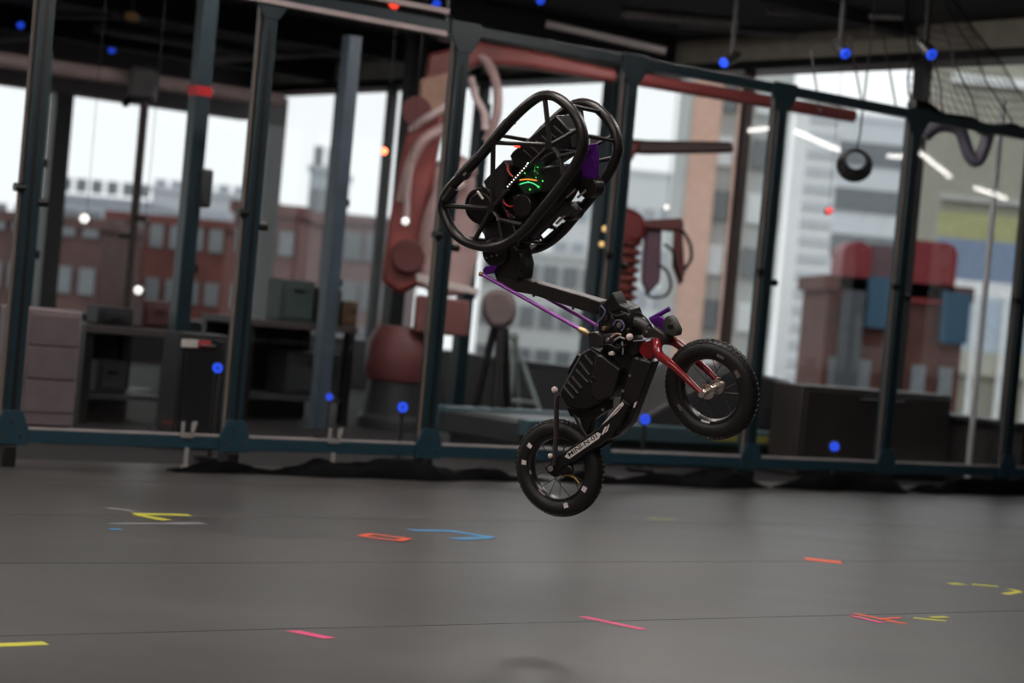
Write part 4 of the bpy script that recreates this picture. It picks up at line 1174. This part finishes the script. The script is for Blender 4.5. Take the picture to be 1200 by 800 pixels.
# ================================================================== OUTSIDE
struct('street_ground', MB().box(V((0, 120, -9.2)), V((260, 0, 0)), V((0, 200, 0)), V((0, 0, 0.2))), mat('asphalt', (0.18, 0.18, 0.18), 0.8), origin=V((0, 0, -9.4)))
def building(x0, x1, ytop, D, depth, wallmat, label, name='building', rows=None, cols=0, wz=(0, 0), winmat=None, ww=0.6, wh=0.6, roof=None, z0=-9.0):
    xm = (x0 + x1) / 2
    yh = 355 + 0.0917 * (xm - 600)
    X0, X1 = P(x0, yh, D).x, P(x1, yh, D).x
    zt = P(xm, ytop, D).z
    t = thing(name, V(((X0 + X1) / 2, D + depth / 2, z0)), label, 'building', 'buildings outside')
    obj('walls', MB().box(V(((X0 + X1) / 2, D + depth / 2, (z0 + zt) / 2)), V(((X1 - X0) / 2, 0, 0)), V((0, depth / 2, 0)), V((0, 0, (zt - z0) / 2))), wallmat, t)
    obj('parapet', MB().box(V(((X0 + X1) / 2, D + depth / 2, zt + 0.1)), V(((X1 - X0) / 2 + 0.1, 0, 0)), V((0, depth / 2 + 0.1, 0)), V((0, 0, 0.12))), roof or wallmat, t)
    if rows:
        src = None
        for zc in rows:
            for k in range(cols):
                xc = X0 + (X1 - X0) * (k + 0.5) / cols
                pos = V((xc, D - 0.03, zc))
                if src is None:
                    src = obj('window', MB().box(pos, V((ww / 2, 0, 0)), V((0, 0.05, 0)), V((0, 0, wh / 2))), winmat, t, origin=pos)
                else:
                    share(src, 'window', t, pos - t.location)
    return t, X0, X1, zt
brick = mat('brick_red', (0.15, 0.05, 0.04), 0.8, scale=1.5, var=0.25)
brick2 = mat('brick_brown', (0.11, 0.06, 0.055), 0.8, scale=1.5, var=0.25)
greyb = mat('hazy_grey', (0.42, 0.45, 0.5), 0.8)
winb = mat('far_window_grey', (0.20, 0.22, 0.235), 0.3)
winw = mat('far_window_pale', (0.85, 0.9, 0.93), 0.3)
building(60, 170, 236, 95, 12, greyb, 'hazy grey low building on the far left skyline', rows=[4.5, 3.0], cols=6, winmat=winb, ww=0.5, wh=0.6)
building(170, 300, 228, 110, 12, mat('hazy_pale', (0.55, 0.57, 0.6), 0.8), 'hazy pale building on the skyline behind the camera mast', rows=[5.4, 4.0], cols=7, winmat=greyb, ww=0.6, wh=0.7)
building(-20, 118, 262, 48, 5, brick2, 'brown brick building outside the first left window', rows=[1.9, 0.6, -0.7], cols=5, winmat=winb, ww=0.35, wh=0.6)
building(122, 262, 262, 55, 9, brick, 'red brick building outside the windows behind the camera mast', rows=[1.9, 0.5, -0.9], cols=6, winmat=winb, ww=0.35, wh=0.6)
building(268, 345, 250, 44, 9, mat('brick_dark', (0.15, 0.065, 0.06), 0.8, scale=1.5, var=0.25), 'dark red brick building outside behind the second fence post', rows=[1.8, 0.6], cols=3, winmat=winb, ww=0.3, wh=0.5)
building(348, 470, 260, 60, 9, mat('mauve_render', (0.22, 0.15, 0.15), 0.8), 'dusky mauve building outside the window left of the robot arm', rows=[2.2, 0.8, -0.5], cols=5, winmat=winb, ww=0.5, wh=0.8)
building(352, 384, 200, 80, 6, mat('pale_bluegrey', (0.45, 0.5, 0.53), 0.8), 'narrow pale blue-grey tower outside behind the pale inner post', rows=[5.8, 4.2, 2.6], cols=2, winmat=winb, ww=0.35, wh=0.9)
building(560, 700, 300, 70, 10, mat('pale_concrete', (0.7, 0.73, 0.73), 0.8), 'pale concrete building outside behind the robot body', rows=[2.0, 0.6, -0.8], cols=6, winmat=winb, ww=0.5, wh=0.7)
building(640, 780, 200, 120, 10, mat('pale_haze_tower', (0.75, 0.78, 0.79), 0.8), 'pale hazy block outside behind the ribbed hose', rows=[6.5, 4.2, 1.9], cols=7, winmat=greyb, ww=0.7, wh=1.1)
# pink pilaster building
pinkb = mat('peach_stone', (0.78, 0.50, 0.40), 0.8)
t, X0, X1, zt = building(786, 905, 40, 60, 5, mat('cool_grey_stone', (0.55, 0.58, 0.57), 0.8), 'tall grey building with peach pilasters right of the robot')
for (xa, xb) in ((790, 822), (842, 856)):
    xm0, xm1 = P(xa, 373, 60).x, P(xb, 373, 60).x
    obj('pilaster', MB().box(V(((xm0 + xm1) / 2, 59.85, (zt - 9) / 2)), V(((xm1 - xm0) / 2, 0, 0)), V((0, 0.15, 0)), V((0, 0, (zt + 9) / 2))), pinkb, t)
for k in range(7):
    for j, xx in enumerate((831, 872, 890)):
        cc = P(xx, 373, 60).x
        zc = 7.4 - k * 1.55
        obj('window', MB().box(V((cc, 59.93, zc)), V((0.22, 0, 0)), V((0, 0.07, 0)), V((0, 0, 0.42))), winw if (k + j) % 2 else winb, t)
# white striped tower
whit = mat('white_tower', (0.9, 0.9, 0.92), 0.7)
t, X0, X1, zt = building(925, 963, 120, 75, 4, whit, 'white tower with fine horizontal bands behind the fourth bay')
for k in range(22):
    zc = zt - 0.5 - k * 0.62
    obj('band', MB().box(V(((X0 + X1) / 2, 74.95, zc)), V(((X1 - X0) / 2 * 0.96, 0, 0)), V((0, 0.06, 0)), V((0, 0, 0.14))), mat('band_grey', (0.66, 0.7, 0.74), 0.6), t)
building(958, 1052, 140, 82, 8, mat('cool_white_block', (0.74, 0.78, 0.82), 0.7), 'cool white block with square windows behind the coiled cable', rows=[8.0, 6.2, 4.4, 2.6, 0.8], cols=4, winmat=winb, ww=0.8, wh=0.9)
# concrete garage with coloured bands at right
conc = mat('olive_concrete', (0.36, 0.355, 0.29), 0.8)
t, X0, X1, zt = building(1085, 1290, 70, 50, 4, conc, 'olive concrete building with blue and yellow bands at the right')
for (y0, y1, col, nm) in ((90, 100, (0.85, 0.87, 0.87), 'pale_band'), (232, 238, (0.5, 0.5, 0.48), 'pale_band2'), (252, 282, (0.42, 0.42, 0.2), 'yellow_olive_band'), (282, 330, (0.22, 0.29, 0.42), 'slate_blue_band'), (330, 348, (0.85, 0.87, 0.87), 'pale_band'), (348, 412, (0.5, 0.6, 0.7), 'blue_glass_band'), (412, 440, (0.5, 0.5, 0.42), 'cream_band')):
    z1_, z0_ = P(1150, y0, 50).z, P(1150, y1, 50).z
    obj('facade_band', MB().box(V(((X0 + X1) / 2, 49.9, (z0_ + z1_) / 2)), V(((X1 - X0) / 2, 0, 0)), V((0, 0.1, 0)), V((0, 0, (z1_ - z0_) / 2))), mat(nm, col, 0.6), t)
for k in range(6):
    xc = X0 + (X1 - X0) * (k + 0.5) / 6
    obj('facade_fin', MB().box(V((xc, 49.75, 0.0)), V((0.05, 0, 0)), V((0, 0.1, 0)), V((0, 0, 2.2))), mat('pale_band', (0.85, 0.87, 0.87), 0.6), t)
# brick building with two red domed dormers
t, X0, X1, zt = building(966, 1128, 345, 34, 3, mat('brick_front', (0.105, 0.038, 0.029), 0.8, scale=2, var=0.25), 'brown brick building with two red domed tops outside at right', rows=[0.35], cols=5, winmat=winb, ww=0.22, wh=0.5)
domr = mat('dome_red', (0.2, 0.012, 0.018), 0.5)
for (xa, xb) in ((978, 1012), (1050, 1112)):
    q0, q1 = P(xa, 392, 34).x, P(xb, 392, 34).x
    zb2 = zt - 0.1
    zt2 = P((xa + xb) / 2, 282, 34).z
    n, rc = 6, 0.2
    prof = [V((q0, 33.9, zb2))] + [V((q0 + rc - rc * math.cos(math.pi / 2 * i / n), 33.9, zt2 - rc + rc * math.sin(math.pi / 2 * i / n))) for i in range(n + 1)] \
        + [V((q1 - rc + rc * math.sin(math.pi / 2 * i / n), 33.9, zt2 - rc + rc * math.cos(math.pi / 2 * i / n))) for i in range(n + 1)] + [V((q1, 33.9, zb2))]
    obj('red_dome', MB().prism(prof, V((0, 1.2, 0))), domr, t)
q0, q1 = P(1012, 392, 34).x, P(1050, 392, 34).x
obj('mauve_wall', MB().box(V(((q0 + q1) / 2, 34.3, zt + 0.25)), V(((q1 - q0) / 2, 0, 0)), V((0, 0.3, 0)), V((0, 0, 0.52))), mat('mauve_wall', (0.13, 0.075, 0.085), 0.7), t)
for (xa, xb, ya, yb) in ((1010, 1045, 325, 384), (1098, 1130, 342, 402)):
    q0, q1 = P(xa, 392, 34).x, P(xb, 392, 34).x
    z1_, z0_ = P((xa + xb) / 2, ya, 34).z, P((xa + xb) / 2, yb, 34).z
    obj('blue_shutter', MB().box(V(((q0 + q1) / 2, 33.85, (z0_ + z1_) / 2)), V(((q1 - q0) / 2, 0, 0)), V((0, 0.1, 0)), V((0, 0, (z1_ - z0_) / 2))), mat('shutter_blue', (0.03, 0.09, 0.15), 0.5), t)
q = P(994, 392, 34).x
obj('dark_pier', MB().box(V((q, 33.8, -0.5)), V((0.17, 0, 0)), V((0, 0.12, 0)), V((0, 0, 2.2))), mat('pier_slate', (0.06, 0.065, 0.075), 0.6), t)

# ================================================================== CEILING LAMPS
tube_m = emit('lamp_tube', (1.0, 0.95, 0.90), TUBE_STRENGTH)
panel_m = emit('lamp_panel', (1.0, 0.93, 0.88), FILL_PANEL_STRENGTH)
LZ = 3.15
def tube_lamp(p, q, label, wide=False):
    d = (q - p)
    L = d.length
    d.normalize()
    s = d.cross(Z).normalized()
    c = (p + q) / 2
    t = thing('ceiling_lamp', c.copy(), label, 'ceiling lamp', 'ceiling lamps')
    if wide:
        obj('diffuser', MB().box(c, d * (L / 2), s * 0.13, Z * 0.015), panel_m, t)
        obj('housing', MB().box(c + Z * 0.04, d * (L / 2 + 0.03), s * 0.15, Z * 0.022), darkg, t, bevel=0.004)
    else:
        obj('tube', MB().tube([p, q], 0.019, 10), tube_m, t)
        obj('housing', MB().box(c + Z * 0.042, d * (L / 2 + 0.03), s * 0.06, Z * 0.022), darkg, t, bevel=0.004)
    for e in (p, q):
        obj('hanger', MB().tube([V((e.x, e.y, e.z + 0.06)), V((e.x, e.y, CEIL))], 0.008, 6), black, t)
# lamps whose mirror image shows in the right-hand fence sections
def mirrored(x, y, z):
    d = ray(x, y)
    t1 = (W(0, 0) - CAM).dot(B) / d.dot(B)
    h = CAM + d * t1
    d2 = d - B * (2 * d.dot(B))
    return h + d2 * ((z - h.z) / d2.z)
order = ['leftmost', 'second from left', 'short middle one', 'fourth from left', 'rightmost']
for k, (x0, y0, x1, y1) in enumerate(((877, 153, 904, 150), (932, 154, 983, 176), (1040, 183, 1060, 183), (1074, 176, 1113, 207), (1142, 220, 1178, 232))):
    tube_lamp(mirrored(x0, y0, LZ), mirrored(x1, y1, LZ), 'white tube lamp mirrored in the right fence glass, ' + order[k])
# unseen wide lamps added over the mats for brightness, above the frame
for (a_, b_) in ((-5.0, -2.2), (-1.8, -2.2), (1.4, -2.2), (4.2, -2.2), (-6.5, -4.6), (-3.4, -4.6), (-0.4, -4.6), (2.2, -4.6), (-7.0, -7.0), (-4.0, -7.0), (-1.2, -7.0), (-7.5, -9.4), (-4.4, -9.4)):
    tube_lamp(W(a_ - 0.75, b_, LZ), W(a_ + 0.75, b_, LZ), 'white ceiling lamp hanging above the mats on the near side', True)
# unseen lamps added to brighten the hall behind the fence, above the frame
for (a_, b_) in ((-2.0, 1.6), (0.4, 1.6), (2.6, 1.6), (4.6, 1.3), (5.0, 0.5), (-2.4, 4.2), (-0.2, 4.2), (-2.4, 6.6)):
    tube_lamp(W(a_ - 0.6, b_, LZ + 0.1), W(a_ + 0.6, b_, LZ + 0.1), 'white ceiling lamp hanging in the hall behind the fence', True)
